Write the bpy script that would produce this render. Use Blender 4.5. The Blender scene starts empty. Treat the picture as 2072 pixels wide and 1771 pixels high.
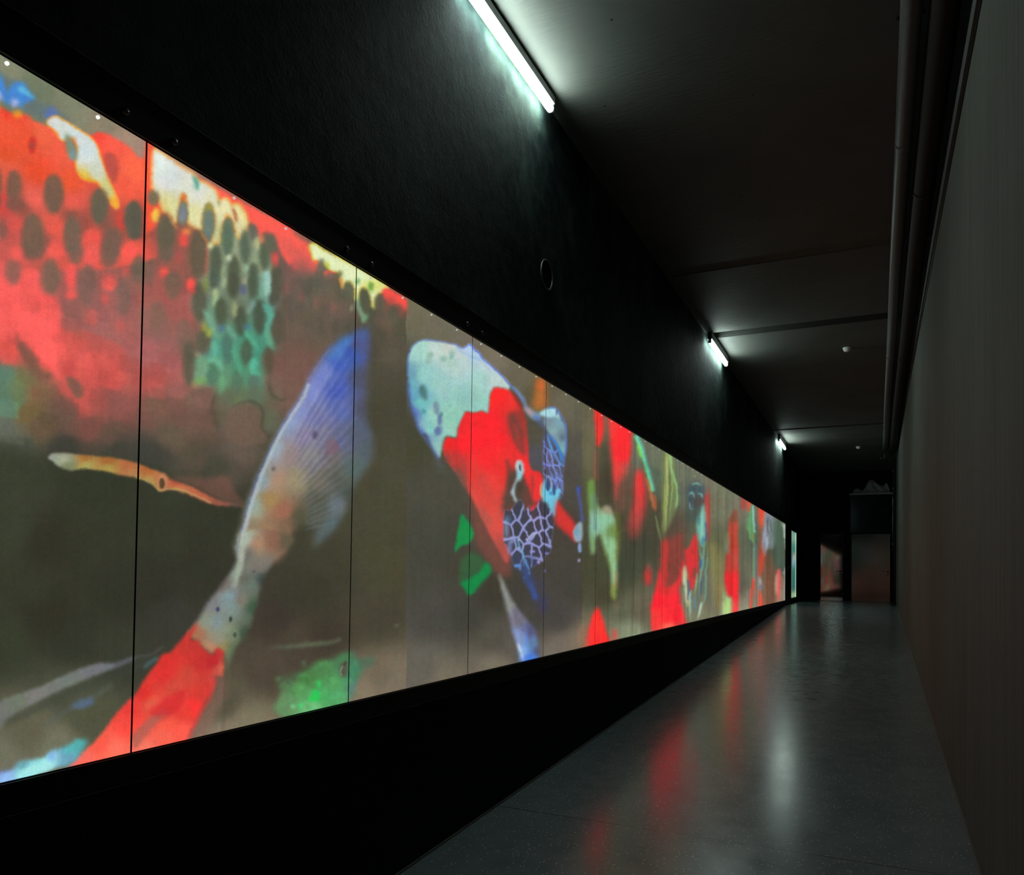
import bpy, bmesh, math, random
import numpy as np
from mathutils import Vector, Matrix

C = bpy.context.scene.collection
S_ = bpy.context.scene
# ---------------------------------------------------------------- camera, world, exposure
EYE = 1.682                         # eye height above the ramp below the camera
FPX, PY = 1578.135, 1122.235        # focal length and principal row, in pixels of the 2072 x 1771 frame
cam_d = bpy.data.cameras.new('camera'); cam = bpy.data.objects.new('camera', cam_d); C.objects.link(cam)
cam_d.sensor_fit = 'HORIZONTAL'; cam_d.sensor_width = 36; cam_d.lens = FPX/2072*36
cam_d.shift_y = (PY-885.5)/2072; cam_d.clip_start = .05; cam_d.clip_end = 200
fw = Vector((-0.42412997, 0.90526278, 0.0247601)); rt = Vector((0.9055992, 0.42391116, 0.01376253)); up = Vector((-0.00196263, -0.02825983, 0.99959868))
M = Matrix((rt, up, -fw)).transposed().to_4x4(); M.translation = (0, 0, EYE)
cam.matrix_world = M
S_.camera = cam
S_.view_settings.view_transform = 'Standard'; S_.view_settings.look = 'None'
S_.view_settings.exposure = 0; S_.view_settings.gamma = 1; S_.view_settings.use_curve_mapping = False
w = bpy.data.worlds.new('world'); S_.world = w; w.use_nodes = True
w.node_tree.nodes['Background'].inputs[0].default_value = (.0008, .001, .0012, 1); w.node_tree.nodes['Background'].inputs[1].default_value = 1
LAMP = 74.0                          # radiance of the fluorescent tubes
SCREEN = 1.0                         # brightness of the projection
# ---------------------------------------------------------------- the projected koi picture
# One long projected image on the glass wall. It is drawn on a canvas (numpy), then carried
# by the glass panels as a colour attribute.
import numpy as np
CW, CH, CY0 = 1640, 1520, 90          # canvas extent, CY0 = first row
CAN = np.zeros((CH, CW, 3), np.float32)
FR = dict(A1=(0,120,4.427), A2=(0,500,3.85), A3=(270,280,5.903), A4=(270,560,5.903), A5=(540,450,5.713),
          B1=(80,840,4.504), B2=(0,1150,3.935), B3=(460,660,3.85), B4=(360,1080,4.428), B5=(800,660,5.208),
          B6=(880,900,3.85), C1=(1090,820,3.542), C2=(1280,880,4.32), C3=(1430,960,6.105), O=(0,0,1.0))
cur = FR['O']
def F(k):
    global cur
    cur = FR[k]
def pts_of(s):
    a = np.array([[float(v) for v in t.split(',')] for t in s.split()]) if isinstance(s, str) else np.array(s, float)
    return np.c_[a[:,0]/cur[2]+cur[0], a[:,1]/cur[2]+cur[1]-CY0]
def spline(p, closed=True, n=6):
    m = len(p); out = []
    for i in range(m if closed else m-1):
        g = (lambda k: p[k % m]) if closed else (lambda k: p[min(max(k,0),m-1)])
        a,b,c,d = g(i-1),g(i),g(i+1),g(i+2)
        for k in range(n):
            t = k/n
            out.append(.5*((2*b)+(c-a)*t+(2*a-5*b+4*c-d)*t*t+(3*b-a-3*c+d)*t**3))
    if not closed: out.append(p[-1])
    return np.array(out)
def blur(m, r):
    r = int(round(r))
    if r < 1: return m
    for _ in range(2):
        for ax in (0,1):
            pad = [(0,0),(0,0)]; pad[ax] = (r+1,r)
            c = np.cumsum(np.pad(m, pad, mode='edge'), axis=ax)
            if ax == 0: m = (c[2*r+1:]-c[:-2*r-1])/(2*r+1)
            else: m = (c[:,2*r+1:]-c[:,:-2*r-1])/(2*r+1)
    return m
def fill_mask(p, x0, y0, w, h):
    # even-odd scanline fill, 2x vertical supersampling, fractional x coverage
    acc = np.zeros((h, w), np.float32); q = np.roll(p, -1, axis=0)
    xs = np.arange(w)+x0
    for sub in (.25, .75):
        for j in range(h):
            y = y0+j+sub
            k = (p[:,1] <= y) != (q[:,1] <= y)
            if not k.any(): continue
            X = np.sort(p[k,0]+(y-p[k,1])/(q[k,1]-p[k,1])*(q[k,0]-p[k,0]))
            for a, b in zip(X[::2], X[1::2]):
                acc[j] += .5*np.clip(np.minimum(b, xs+1)-np.maximum(a, xs), 0, 1)
    return acc
def field(samples, x0, y0, w, h, pw=3.3, abs_=False):
    s = np.array(samples, float)
    xy = np.c_[s[:,0]/cur[2]+cur[0], s[:,1]/cur[2]+cur[1]-CY0]
    st = 4 if w*h < 60000 else 8
    gx = np.arange(x0, x0+w+st, st); gy = np.arange(y0, y0+h+st, st)
    G = np.zeros((len(gy), len(gx), 3)); W = np.zeros((len(gy), len(gx)))
    for (x, y), c in zip(xy, s[:,2:5]):
        d = 1/(((gx[None]-x)**2+(gy[:,None]-y)**2)+30)**(pw/2)
        G += d[...,None]*c; W += d
    G /= W[...,None]
    fx = (np.arange(w))/st; fy = (np.arange(h))/st
    ix = fx.astype(int); iy = fy.astype(int); tx = (fx-ix)[None,:,None]; ty = (fy-iy)[:,None,None]
    ix1 = np.minimum(ix+1, len(gx)-1); iy1 = np.minimum(iy+1, len(gy)-1)
    R = (G[iy][:,ix]*(1-tx)+G[iy][:,ix1]*tx)*(1-ty)+(G[iy1][:,ix]*(1-tx)+G[iy1][:,ix1]*tx)*ty
    return (R/255).astype(np.float32)
def comp(p, col, soft, alpha, fld=None, pw=3.3):
    x0 = max(0, int(p[:,0].min()-2*soft-2)); x1 = min(CW, int(p[:,0].max()+2*soft+3))
    y0 = max(0, int(p[:,1].min()-2*soft-2)); y1 = min(CH, int(p[:,1].max()+2*soft+3))
    if x1 <= x0 or y1 <= y0: return
    m = blur(fill_mask(p, x0, y0, x1-x0, y1-y0), soft)[...,None]*alpha
    c = np.array(col, np.float32)/255 if fld is None else field(fld, x0, y0, x1-x0, y1-y0, pw)
    CAN[y0:y1,x0:x1] = CAN[y0:y1,x0:x1]*(1-m)+c*m
def P(s, col=None, soft=2, alpha=1, fld=None, rim=None, sm=True):
    p = pts_of(s)
    if sm: p = spline(p)
    if rim:
        S(s, rim[0], rim[1]*cur[2], rim[2] if len(rim) > 2 else 2, .85, closed=True)
    comp(p, col, soft, alpha, fld)
def ell(cx, cy, rx, ry, rot=0, n=28, pn=2.0):
    t = np.linspace(0, 2*np.pi, n, endpoint=False)
    x = rx*np.sign(np.cos(t))*np.abs(np.cos(t))**(2/pn); y = ry*np.sign(np.sin(t))*np.abs(np.sin(t))**(2/pn)
    c, s = np.cos(rot), np.sin(rot)
    return np.c_[cx+x*c-y*s, cy+x*s+y*c]
def E(cx, cy, rx, ry, col, soft=2, alpha=1, rot=0):
    comp(pts_of(ell(cx, cy, rx, ry, rot)), col, soft, alpha)
def ES(lst, soft=2, alpha=1):
    for e in lst: E(*e[:4], e[4], soft, alpha, e[5] if len(e) > 5 else 0)
def S(s, col, w, soft=1, alpha=1, closed=False, taper=0):
    p = spline(pts_of(s), closed); w = w/cur[2]/2
    if closed: p = np.vstack([p, p[:1]])
    d = np.gradient(p, axis=0); d /= np.linalg.norm(d, axis=1)[:,None]+1e-9
    nrm = np.c_[-d[:,1], d[:,0]]
    t = np.linspace(0, 1, len(p)); ww = w*np.ones(len(p))
    if taper: ww = w*np.clip(np.minimum(t/.25, (1-t)/.35), .15, 1)
    x0 = max(0, int(p[:,0].min()-w-2*soft-2)); x1 = min(CW, int(p[:,0].max()+w+2*soft+3))
    y0 = max(0, int(p[:,1].min()-w-2*soft-2)); y1 = min(CH, int(p[:,1].max()+w+2*soft+3))
    if x1 <= x0 or y1 <= y0: return
    m = np.zeros((y1-y0, x1-x0), np.float32)
    for i in range(len(p)-1):
        q = np.array([p[i]+nrm[i]*ww[i], p[i+1]+nrm[i+1]*ww[i+1], p[i+1]-nrm[i+1]*ww[i+1], p[i]-nrm[i]*ww[i]])
        a0 = int(max(x0, q[:,0].min()-1)); a1 = int(min(x1, q[:,0].max()+2)); b0 = int(max(y0, q[:,1].min()-1)); b1 = int(min(y1, q[:,1].max()+2))
        if a1 <= a0 or b1 <= b0: continue
        k = fill_mask(q, a0, b0, a1-a0, b1-b0)
        m[b0-y0:b1-y0,a0-x0:a1-x0] = np.minimum(1, m[b0-y0:b1-y0,a0-x0:a1-x0]+k)
    m = blur(m, soft)[...,None]*alpha
    CAN[y0:y1,x0:x1] = CAN[y0:y1,x0:x1]*(1-m)+np.array(col, np.float32)/255*m
def SS(lst, soft=1, alpha=1, taper=1):
    for s, c, w in lst: S(s, c, w, soft, alpha, False, taper)
def VOR(poly, cen, line, cell, w, ax=.62, soft=1, alpha=.95, shear=0.0):
    # irregular net: light lines where two cell centres are equally near
    p = spline(pts_of(poly)); q = pts_of(cen)
    x0 = max(0, int(p[:,0].min()-4)); x1 = min(CW, int(p[:,0].max()+5)); y0 = max(0, int(p[:,1].min()-4)); y1 = min(CH, int(p[:,1].max()+5))
    m = blur(fill_mask(p, x0, y0, x1-x0, y1-y0), soft)
    Y, X = np.mgrid[y0:y1, x0:x1]; wb = vnoise(x1-x0, y1-y0, 7, 77)*1.3
    D = np.stack([np.hypot((X+wb-c[0]+shear*(Y-c[1]))/ax, Y-c[1]) for c in q]); D.sort(axis=0)
    g = D[1]-D[0]; k = np.clip(1.25-g/w, 0, 1)[...,None]
    edge = np.clip((.92-m)*2.2, 0, 1)[...,None]*.45
    k = np.maximum(k, edge)
    c = np.array(cell)/255*(1-k)+np.array(line)/255*k
    m = (m*alpha)[...,None]
    CAN[y0:y1,x0:x1] = CAN[y0:y1,x0:x1]*(1-m)+c*m
RNG = np.random.default_rng(7)
def vnoise(w, h, cell, seed):
    r = np.random.default_rng(seed); gx = int(w/cell)+3; gy = int(h/cell)+3
    g = r.random((gy, gx)).astype(np.float32)*2-1
    fx = np.arange(w)/cell; fy = np.arange(h)/cell; ix = fx.astype(int); iy = fy.astype(int)
    tx = fx-ix; ty = fy-iy; tx = (tx*tx*(3-2*tx))[None]; ty = (ty*ty*(3-2*ty))[:,None]
    return (g[iy][:,ix]*(1-tx)+g[iy][:,ix+1]*tx)*(1-ty)+(g[iy+1][:,ix]*(1-tx)+g[iy+1][:,ix+1]*tx)*ty

def draw_picture():
    global CAN
    # ---- quiet water and far body tones, first picture (left of the join)
    F('O')
    left = [(10,130,132,134,110),(60,190,112,122,98),(150,230,130,132,108),(200,255,137,128,106),(250,295,165,140,120),(285,312,165,135,118),
     (0,1000,58,62,48),(100,1100,50,50,38),(200,1000,52,56,42),(250,1200,50,51,40),(0,1300,55,60,45),(400,1150,52,52,42),(100,1250,50,50,38),
     (350,1250,58,58,50),(330,1080,54,57,44),(150,1400,76,78,62),(50,1480,98,95,76),(180,1450,82,84,64),(10,1540,112,112,94),(120,1510,112,112,92),
     (450,1420,84,80,64),(560,1250,62,56,48),(600,1200,61,58,47),(650,1150,64,63,49),(500,1470,128,120,96),(460,1495,138,122,102),(600,1300,74,66,54),
     (540,1350,80,70,58),(760,1250,70,66,52),(770,1370,112,102,84),(740,1405,128,115,94),(800,1390,122,112,94),(780,1150,72,70,52),(780,950,74,72,56),(760,850,72,70,55),
     (780,760,80,76,62),(740,700,78,72,60),(0,414,170,80,72),(13,612,250,96,90),(65,651,250,98,94),(104,708,240,90,82),(16,703,222,86,78),
     (143,703,222,93,84),(182,742,205,88,80),(221,760,205,85,78),(156,630,150,95,88),(208,666,165,100,95),(260,697,170,100,95),(260,760,185,92,85),
     (234,812,140,85,78),(171,819,180,84,76),(182,864,120,78,68),(130,838,104,82,70),(221,890,98,78,66),(78,864,104,86,66),(0,773,95,118,100),
     (34,786,104,122,80),(21,812,95,128,104),(5,864,100,105,94),(52,838,112,96,62),(52,799,130,92,68),(39,903,78,82,70),(130,908,64,64,55),
     (234,908,70,68,58),(30,950,58,62,48),(304,517,130,90,80),(355,534,165,85,78),(397,534,110,92,75),(321,577,160,90,82),(372,628,165,92,86),
     (321,670,142,98,90),(295,712,170,100,98),(346,729,165,98,95),(355,755,175,95,90),(312,772,190,88,82),(363,789,155,98,90),(321,814,120,88,75),
     (389,814,118,90,78),(355,848,115,86,74),(499,848,105,88,76),(389,712,110,95,80),(592,669,105,90,78),(575,695,102,86,74),(592,730,118,86,76),
     (571,748,125,88,78),(662,625,108,92,80),(627,651,98,88,74),(680,590,105,95,80),(619,607,102,92,80),(776,642,102,90,74),(759,677,82,77,63),
     (794,712,90,84,70),(811,660,86,83,67),(584,564,115,90,82),(645,572,102,96,82),(346,873,100,88,72),(391,930,88,78,64),(491,895,100,88,76),
     (435,955,70,70,57),(302,918,68,68,60),(468,984,86,76,66),(500,780,110,95,78),(550,780,118,92,80),(540,880,84,78,64),(350,960,56,60,47),(430,1040,52,54,42)]
    belly = [(-60,893),(0,893),(60,916),(130,920),(234,926),(302,937),(391,968),(468,1003),(520,960),(560,900),(620,860),(700,812),(760,790),(840,782)]
    bx = [p[0] for p in belly]; by = [p[1] for p in belly]
    low = [s for s in left if s[1] > np.interp(s[0], bx, by)]+[(170,1080,53,55,42),(60,1180,54,56,43),(320,1180,51,51,41),(150,1300,52,54,43),(20,1060,58,62,48),(260,1030,52,55,42),(400,1080,53,54,42),(700,1000,70,68,52),(640,1180,60,59,46),(740,1000,73,71,54),(250,1330,58,60,48),(660,1280,64,58,48)]
    high = [s for s in left if s[1] <= np.interp(s[0], bx, by)]
    CAN[:, :822] = field(low, 0, 0, 822, CH, 3.6)
    comp(np.array([(-60,-40)]+[(x, y-CY0) for x, y in belly]+[(840,-40)], float), None, 20, 1, high, 4.0)
    # second picture, between its two joins
    mid = [(840,620,112,107,86),(900,655,110,106,88),(940,690,112,106,92),(1000,722,118,110,94),(1060,765,106,100,80),(1085,795,92,86,66),(1140,825,106,101,82),
     (1175,840,98,96,78),(828,760,78,80,66),(828,900,70,70,52),(850,1000,74,73,62),(850,1150,71,71,61),(880,1250,73,71,65),(860,1350,98,94,84),(900,1372,114,106,90),
     (1000,1352,117,110,94),(1000,1290,82,78,68),(1000,1200,64,60,50),(940,1250,66,66,58),(900,1120,68,68,58),(1130,1050,70,64,56),(1130,950,80,74,68),(1160,900,86,82,74),
     (1130,1250,72,68,64),(1130,1312,115,106,94),(1170,1302,122,112,94),(1160,1180,68,66,58),(1080,1250,70,68,62),(1060,1200,68,64,58),(1040,1300,90,85,76),(1165,1000,80,76,68)]
    CAN[:, 822:1178] = field(mid, 822, 0, 356, CH)
    right = [(1190,850,102,98,76),(1190,900,98,96,72),(1185,1000,82,82,60),(1240,980,70,66,50),(1240,1050,72,70,54),(1185,1150,70,70,52),(1230,1200,70,68,50),(1260,1150,66,70,54),
     (1275,1278,135,142,115),(1260,1235,98,100,78),(1300,1235,102,94,76),(1300,1100,66,68,54),(1330,960,86,100,82),(1310,910,108,114,96),(1345,940,108,116,96),
     (1370,1000,92,100,84),(1400,960,112,116,98),(1430,990,116,112,95),(1450,1010,112,114,90),(1450,1100,95,98,72),(1475,1000,122,124,102),(1500,1020,122,118,100),
     (1440,1200,112,110,92),(1480,1150,100,106,86),(1500,1180,100,98,82),(1500,1232,150,145,125),(1530,1210,135,124,105),(1560,1090,78,92,78),(1580,1120,64,66,56),(1575,1050,84,100,84),
     (1560,1210,140,130,110),(1420,1250,125,125,100),(1200,1290,120,112,90),(1215,860,110,100,80),(1330,1080,74,70,56),(1340,1040,74,72,56)]
    CAN[:, 1178:] = field(right, 1178, 0, CW-1178, CH)
    # ---- big red koi, upper left
    F('A1')
    P("0,100 60,150 150,200 250,260 330,370 480,430 640,560 560,600 430,560 250,490 100,440 0,420", (103,118,116), 6, .9)
    P("40,340 110,220 200,200 260,280 310,360 220,400 200,440 150,400 60,400", (72,134,204), 4)
    P("160,270 200,240 260,290 320,360 250,330", (98,188,215), 3, .8)
    P("400,470 450,430 520,460 500,560 430,540", (92,120,190), 5, .8)
    E(130,390,34,40,(168,178,222),4,.9)
    P("-40,440 60,462 140,490 240,500 300,548 410,585 520,600 700,650 820,680 870,655 1000,690 1160,790 1250,880 1420,960 1420,1771 -40,1771", None, 3, 1,
      fld=[(0,470,240,60,48),(50,600,240,88,58),(200,700,235,85,55),(400,650,242,102,72),(50,850,228,84,50),(350,1000,235,80,50),(620,1100,236,88,55),(550,830,240,95,72),
       (870,680,250,75,62),(1000,740,252,95,75),(1200,980,255,106,74),(1150,1150,246,95,70),(50,1000,225,95,70),(0,1300,215,75,68),(200,1330,150,85,72),(135,1480,222,86,78),
       (300,1250,235,100,85),(660,1290,240,95,80),(740,1480,150,80,70),(500,1500,238,95,78),(640,1400,140,85,72),(830,1580,240,90,78),(1180,1700,248,95,80),(950,1480,140,88,74),
       (380,1650,140,88,76),(60,1650,200,90,82),(0,1550,140,88,78),(160,1740,215,90,82),(480,1690,235,92,82),(830,1720,235,92,82),(1060,1560,140,90,76),(1280,1500,150,80,70),(1120,1480,225,70,60)])
    E(160,490,42,34,(240,150,42),4,.9)
    P("430,560 500,520 600,570 720,650 800,700 860,780 900,900 960,1050 1040,1240 1050,1330 1000,1290 930,1180 880,1100 760,1070 700,1010 680,900 700,800 660,700 560,720 500,640",
      None, 2, 1, rim=((245,170,60),7,2), fld=[(500,580,215,220,215),(700,700,205,215,212),(780,850,208,220,220),(850,1000,205,212,190),(760,1060,225,190,80),(950,1150,205,200,130),(1040,1300,235,170,60),(900,900,210,218,210)])
    P("700,1000 760,1060 870,1090 800,1100 730,1060", (222,160,45), 2, .8)
    P("585,700 610,670 650,720 690,800 690,890 640,900 600,830", (120,140,118), 4)
    E(655,850,22,55,(125,150,170),3,.7)
    ES([(290,770,38,80,(212,58,50)),(290,775,18,38,(150,80,68))], 3)
    P("930,860 990,830 1050,900 1060,1000 1030,1110 980,1050 940,950", (190,82,72), 3, .9)
    ES([(125,1140,72,150,(118,92,76)),(480,1210,90,180,(108,92,76)),(890,1310,85,165,(96,96,78)),(1190,1440,80,170,(88,96,80)),
        (290,1570,100,190,(116,95,78)),(650,1580,85,165,(112,96,80)),(1000,1660,85,150,(118,92,78)),(-20,1520,60,130,(128,92,80)),(130,1300,85,60,(130,85,72))], 4, .9)
    F('A2')
    P("0,220 90,320 180,340 300,180 300,350 450,440 490,700 600,780 740,900 760,1030 600,1010 470,1040 400,950 280,850 220,700 110,660 0,700", (252,97,92), 5, .9)
    P("490,620 690,700 900,760 990,850 940,1100 740,1060 700,1250 520,1190 450,1000", (205,88,80), 6, .75)
    P("600,640 900,760 880,820 620,760", (190,92,84), 4, .6)
    ES([(100,190,62,108,(136,96,86)),(395,230,78,140,(116,98,82)),(680,290,70,160,(126,96,86)),(850,60,70,110,(118,93,80)),(960,390,72,150,(126,98,88)),(1080,190,60,130,(106,96,80)),
        (590,50,60,90,(116,96,82)),(250,20,100,80,(118,93,78)),(570,510,75,90,(152,96,88)),(750,430,45,90,(146,96,88))], 5, .85)
    ES([(265,460,48,50,(212,86,78)),(540,960,40,90,(196,76,72)),(800,860,40,45,(218,96,88))], 4, .7)
    P("120,640 150,700 290,860 310,950 400,1000 370,1040 260,1020 190,900 130,760", (122,86,72), 4, .85)
    P("520,1020 590,1030 650,1120 620,1180 560,1130", (122,90,76), 3, .85)
    ES([(555,230,42,110,(255,92,86)),(555,370,45,40,(250,92,86)),(850,290,50,58,(255,98,88)),(710,60,48,80,(238,94,86)),(1010,40,58,60,(252,93,84)),(430,35,58,42,(242,97,86)),
        (130,50,50,60,(236,94,86)),(710,550,50,58,(206,96,88)),(930,620,38,55,(192,95,88)),(980,190,32,50,(205,90,84)),(820,400,38,50,(200,90,84)),(230,240,55,80,(245,96,90))], 4, .85)
    P("-20,930 110,950 110,1060 170,1150 100,1260 0,1290", (92,126,108), 8, .7)
    P("110,980 170,1080 150,1250 90,1250 120,1100", (110,130,78), 6, .6)
    F('O')
    # soft mosaic of faint facets in the dim red flank
    for k in range(150):
        x = RNG.uniform(0, 470); y = RNG.uniform(560, 880); r = RNG.uniform(9, 24)
        c = CAN[int(y)-CY0, int(x)]*255*RNG.uniform(.9, 1.1)
        comp(np.c_[[x-r, x+r*.9, x+r, x-r*.8], [y-r-CY0, y-r*.6-CY0, y+r-CY0, y+r*.7-CY0]], c, 2, .45)
    # ---- second pane: white flash and its dark scales
    F('A3')
    P("150,60 260,140 250,600 330,860 290,1040 200,1100 140,1080", (250,88,62), 4)
    P("700,420 1000,590 1771,1010 1900,1120 1900,1500 1771,1380 1700,1130 1560,1120 1500,1250 1470,1060 1380,1000 1300,830 1200,800 1010,700 950,600", (255,96,82), 3)
    P("880,1250 1250,1100 1500,1180 1650,1500 1660,1800 840,1800 830,1600", (140,152,122), 6)
    P("1300,1020 1380,1100 1400,1400 1350,1500 1290,1300", (150,152,128), 4)
    P("245,180 300,168 450,270 700,430 780,520 860,545 980,640 1010,760 1100,725 1165,800 1185,860 1215,790 1290,830 1350,960 1340,1080 1270,1180 1200,1000 1130,900 1080,950 1050,1060 1010,1240 950,1230 980,950 950,840 900,770 850,860 820,1000 800,1080 700,1040 660,980 640,800 600,650 550,720 500,1010 420,880 370,870 300,700 240,580",
      None, 3, 1, rim=((248,175,80),9,3), fld=[(300,300,222,232,226),(450,500,215,220,218),(800,650,218,222,210),(600,580,222,222,205),(450,800,224,218,160),(730,900,226,222,165),(900,700,222,224,190),
        (1080,800,232,228,175),(1280,1050,222,214,160),(1020,1150,205,205,150),(1290,880,238,225,160),(380,820,220,205,130)])
    P("700,440 760,480 790,560 770,620 730,560", (80,158,138), 3, .9)
    P("590,650 640,700 640,800 600,760 560,740", (215,110,50), 3, .8)
    ES([(240,710,72,95,(122,112,86)),(270,920,52,88,(244,200,75)),(590,900,66,150,(118,126,100)),(590,900,46,110,(126,132,142)),(895,1000,78,225,(122,130,92)),(895,1040,56,190,(108,126,118)),
        (1125,1180,84,235,(108,126,96)),(1125,1210,58,190,(92,112,92))], 3, .95)
    P("885,770 920,790 960,880 900,850 850,880", (165,155,60), 2, .7)
    P("1180,860 1220,850 1245,960 1220,1000", (165,80,55), 2, .7)
    P("1000,760 1030,740 1035,810 1015,820", (160,160,120), 2, .7)
    P("360,880 420,920 500,1080 540,1080 600,1060 720,1080 800,1150 880,1260 880,1650 600,1700 300,1500 260,1100", (145,92,78), 7, .7)
    ES([(385,1140,108,235,(96,94,76)),(390,1380,95,90,(108,94,80)),(770,1380,98,290,(102,92,74)),(985,1520,80,245,(84,92,74)),(1335,1300,62,220,(84,100,82)),(1430,1130,48,105,(104,106,92)),
        (1200,1640,78,240,(80,86,68)),(1430,1650,60,170,(80,90,72)),(1565,1400,62,190,(84,96,76)),(1640,1240,70,105,(114,98,82)),(25,980,85,230,(94,90,76)),(1720,1700,70,180,(88,84,70)),(190,1620,60,150,(125,92,80)),
        (470,1700,90,120,(118,92,80))], 4, .92)
    ES([(600,1200,55,95,(236,82,74)),(365,1600,52,58,(246,86,76)),(545,1420,45,80,(165,84,78)),(1690,1440,28,68,(236,86,76)),(690,1735,48,60,(246,90,76)),(640,1110,50,36,(240,140,72)),(190,1220,14,40,(215,110,80)),
        (1530,1210,35,45,(230,130,90))], 4, .9)
    SS([("860,1180 880,1350 870,1520 840,1700",(205,100,80),16),("410,900 450,980 500,1060 560,1080",(232,150,80),18),("800,1100 850,1200 900,1260",(228,150,70),16)],2,.8)
    ES([(1580,1650,34,62,(172,226,212)),(1340,1560,26,48,(152,192,168)),(1145,1430,32,38,(202,222,182)),(920,1290,32,42,(226,222,162)),(1480,1260,26,80,(190,190,140)),(1450,1450,34,60,(140,160,122)),(1230,1290,20,110,(150,160,130)),
        (1080,1640,30,110,(150,168,122)),(1350,1680,26,90,(160,178,142))], 3, .9)
    # ---- green lattice
    F('A4')
    P("850,0 1640,0 1700,400 1640,640 1700,880 1550,950 1560,1480 1250,1560 1020,1460 970,1300 700,1300 700,1100 740,900 830,960 930,760 780,480 700,300 830,150", None, 8, .95,
      fld=[(950,100,120,136,112),(1300,100,118,130,108),(1600,150,120,165,145),(900,500,110,150,125),(1250,400,105,118,95),(1600,450,88,150,130),(950,900,82,160,135),(1350,700,78,150,122),(1500,950,72,150,122),
           (800,1150,112,155,122),(1050,1200,98,150,115),(1300,1100,80,142,110),(1300,1400,96,145,100),(1500,1350,92,140,112),(1150,1450,94,120,88)])
    ES([(790,300,90,240,(90,88,72)),(960,30,66,120,(80,92,80)),(1190,90,82,165,(78,82,66)),(1430,100,65,180,(76,88,70)),(1700,100,62,240,(86,86,70)),(1050,420,78,175,(80,88,68)),(1285,540,80,185,(76,86,68)),
        (1505,480,78,220,(73,82,66)),(1720,600,70,220,(86,82,66)),(830,760,88,125,(92,92,74)),(1120,870,72,195,(80,116,102)),(1350,900,74,165,(78,96,76)),(1620,1000,68,180,(90,84,66)),(660,1030,66,280,(92,88,72)),
        (940,1160,74,140,(84,124,100)),(1240,1250,72,140,(88,118,96)),(1440,1290,72,140,(90,116,100)),(120,500,70,130,(150,100,90)),(470,120,90,160,(124,96,80)),(290,450,95,160,(132,98,84)),(600,620,80,120,(134,98,86))], 4, .9)
    SS([("820,380 900,480 950,620 1010,740",(120,170,140),60),("975,130 985,230 950,360",(170,192,142),70),("1205,290 1210,380 1200,500",(164,170,124),56),("1095,0 1085,80 1070,140",(162,176,140),60),("1345,0 1335,60 1330,110",(166,172,142),50),
        ("1600,0 1590,120 1575,230",(158,196,172),60),("1460,300 1400,380 1360,460",(122,150,142),60),("1540,320 1600,380 1650,460 1620,560",(92,164,148),60),("1320,640 1400,740 1500,880",(90,172,138),66),("1450,960 1430,1060 1430,1150",(92,182,152),100),
        ("1400,1150 1470,1140 1530,1190",(90,175,145),50),("1200,780 1210,920 1260,1080 1310,1190",(90,164,132),70),("1110,580 1170,660 1220,780",(112,165,140),50),("965,760 970,860 960,980",(104,178,152),70),("860,1000 980,1000 1070,1140",(112,176,142),66),
        ("780,930 840,1060 810,1240",(118,164,128),110),("1060,1180 1070,1300 1040,1420",(108,164,122),100),("1620,640 1620,760 1680,880",(104,160,118),60),("1380,1450 1500,1480 1560,1440",(84,135,115),40)], 3, .85)
    ES([(905,670,38,46,(172,192,72)),(850,600,30,60,(150,165,60)),(1250,1475,38,46,(116,166,90)),(760,930,26,30,(176,136,110)),(740,1290,36,34,(172,132,84)),(800,1240,70,40,(120,165,90)),(1310,150,40,60,(84,92,135)),(1060,620,40,50,(78,110,140)),(1350,600,40,40,(80,120,145)),
        (860,90,40,90,(130,140,72))], 4, .8)
    SS([("970,1400 990,1500 1000,1700",(86,86,66),44),("1230,1570 1430,1540 1500,1610 1530,1720",(84,84,66),44),("1640,1200 1650,1400 1760,1540",(82,80,64),50),("520,1340 640,1300 700,1380 900,1360 960,1420",(96,84,68),30)],5,.6)
    ES([(1350,1680,110,90,(114,92,80)),(1730,1300,70,150,(116,96,84)),(1640,1720,80,130,(100,112,88))],6,.7)
    ES([(680,90,44,70,(250,86,78)),(700,170,30,40,(225,80,74))], 3, .9)
    # ---- third pane top: red band, yellow-green flash
    F('A5')
    P("-20,-20 130,0 510,260 560,420 590,500 560,540 500,560 430,430 300,480 200,330 120,200 60,130 -20,110", (255,97,84), 6, .95)
    P("120,190 300,260 560,420 560,560 460,580 340,560 250,420", (205,94,88), 9, .65)
    P("510,250 700,350 1020,520 1240,650 1395,765 1310,805 1255,850 1230,1010 1195,850 1165,780 1100,740 1060,800 1040,900 1000,720 900,680 880,760 850,585 790,560 740,545 690,480 600,440 550,430", (226,236,186), 2, 1, rim=((228,212,66),7,2))
    P("1100,740 1200,800 1300,790 1390,765 1250,660 1100,700", (228,226,95), 5, .6)
    P("1395,765 1612,885 1600,1020 1540,950 1420,955 1340,840 1330,800", (255,84,74), 3)
    P("1340,830 1420,900 1600,960 1600,1080 1400,1050 1330,930", (180,85,74), 7, .45)
    P("670,560 800,575 740,610 680,630", (246,97,86), 2); P("545,440 600,450 590,500 570,500", (250,110,70), 2)
    SS([("850,620 865,700 875,790",(245,130,72),24)],2,.9)
    ES([(50,240,50,105,(96,100,82)),(630,500,42,85,(112,106,90)),(845,595,32,40,(112,120,82)),(700,490,25,40,(180,190,70)),(940,790,58,108,(96,100,80)),(1125,905,66,145,(84,90,70)),(1045,680,26,38,(98,162,84)),(1200,745,33,56,(98,152,64)),
        (1295,935,58,105,(102,94,76)),(1210,1100,55,125,(82,84,68)),(105,740,48,165,(86,84,70)),(60,880,44,90,(82,86,72)),(1460,1080,66,110,(92,88,72)),(740,620,70,40,(122,100,86))], 3, .9)
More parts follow.
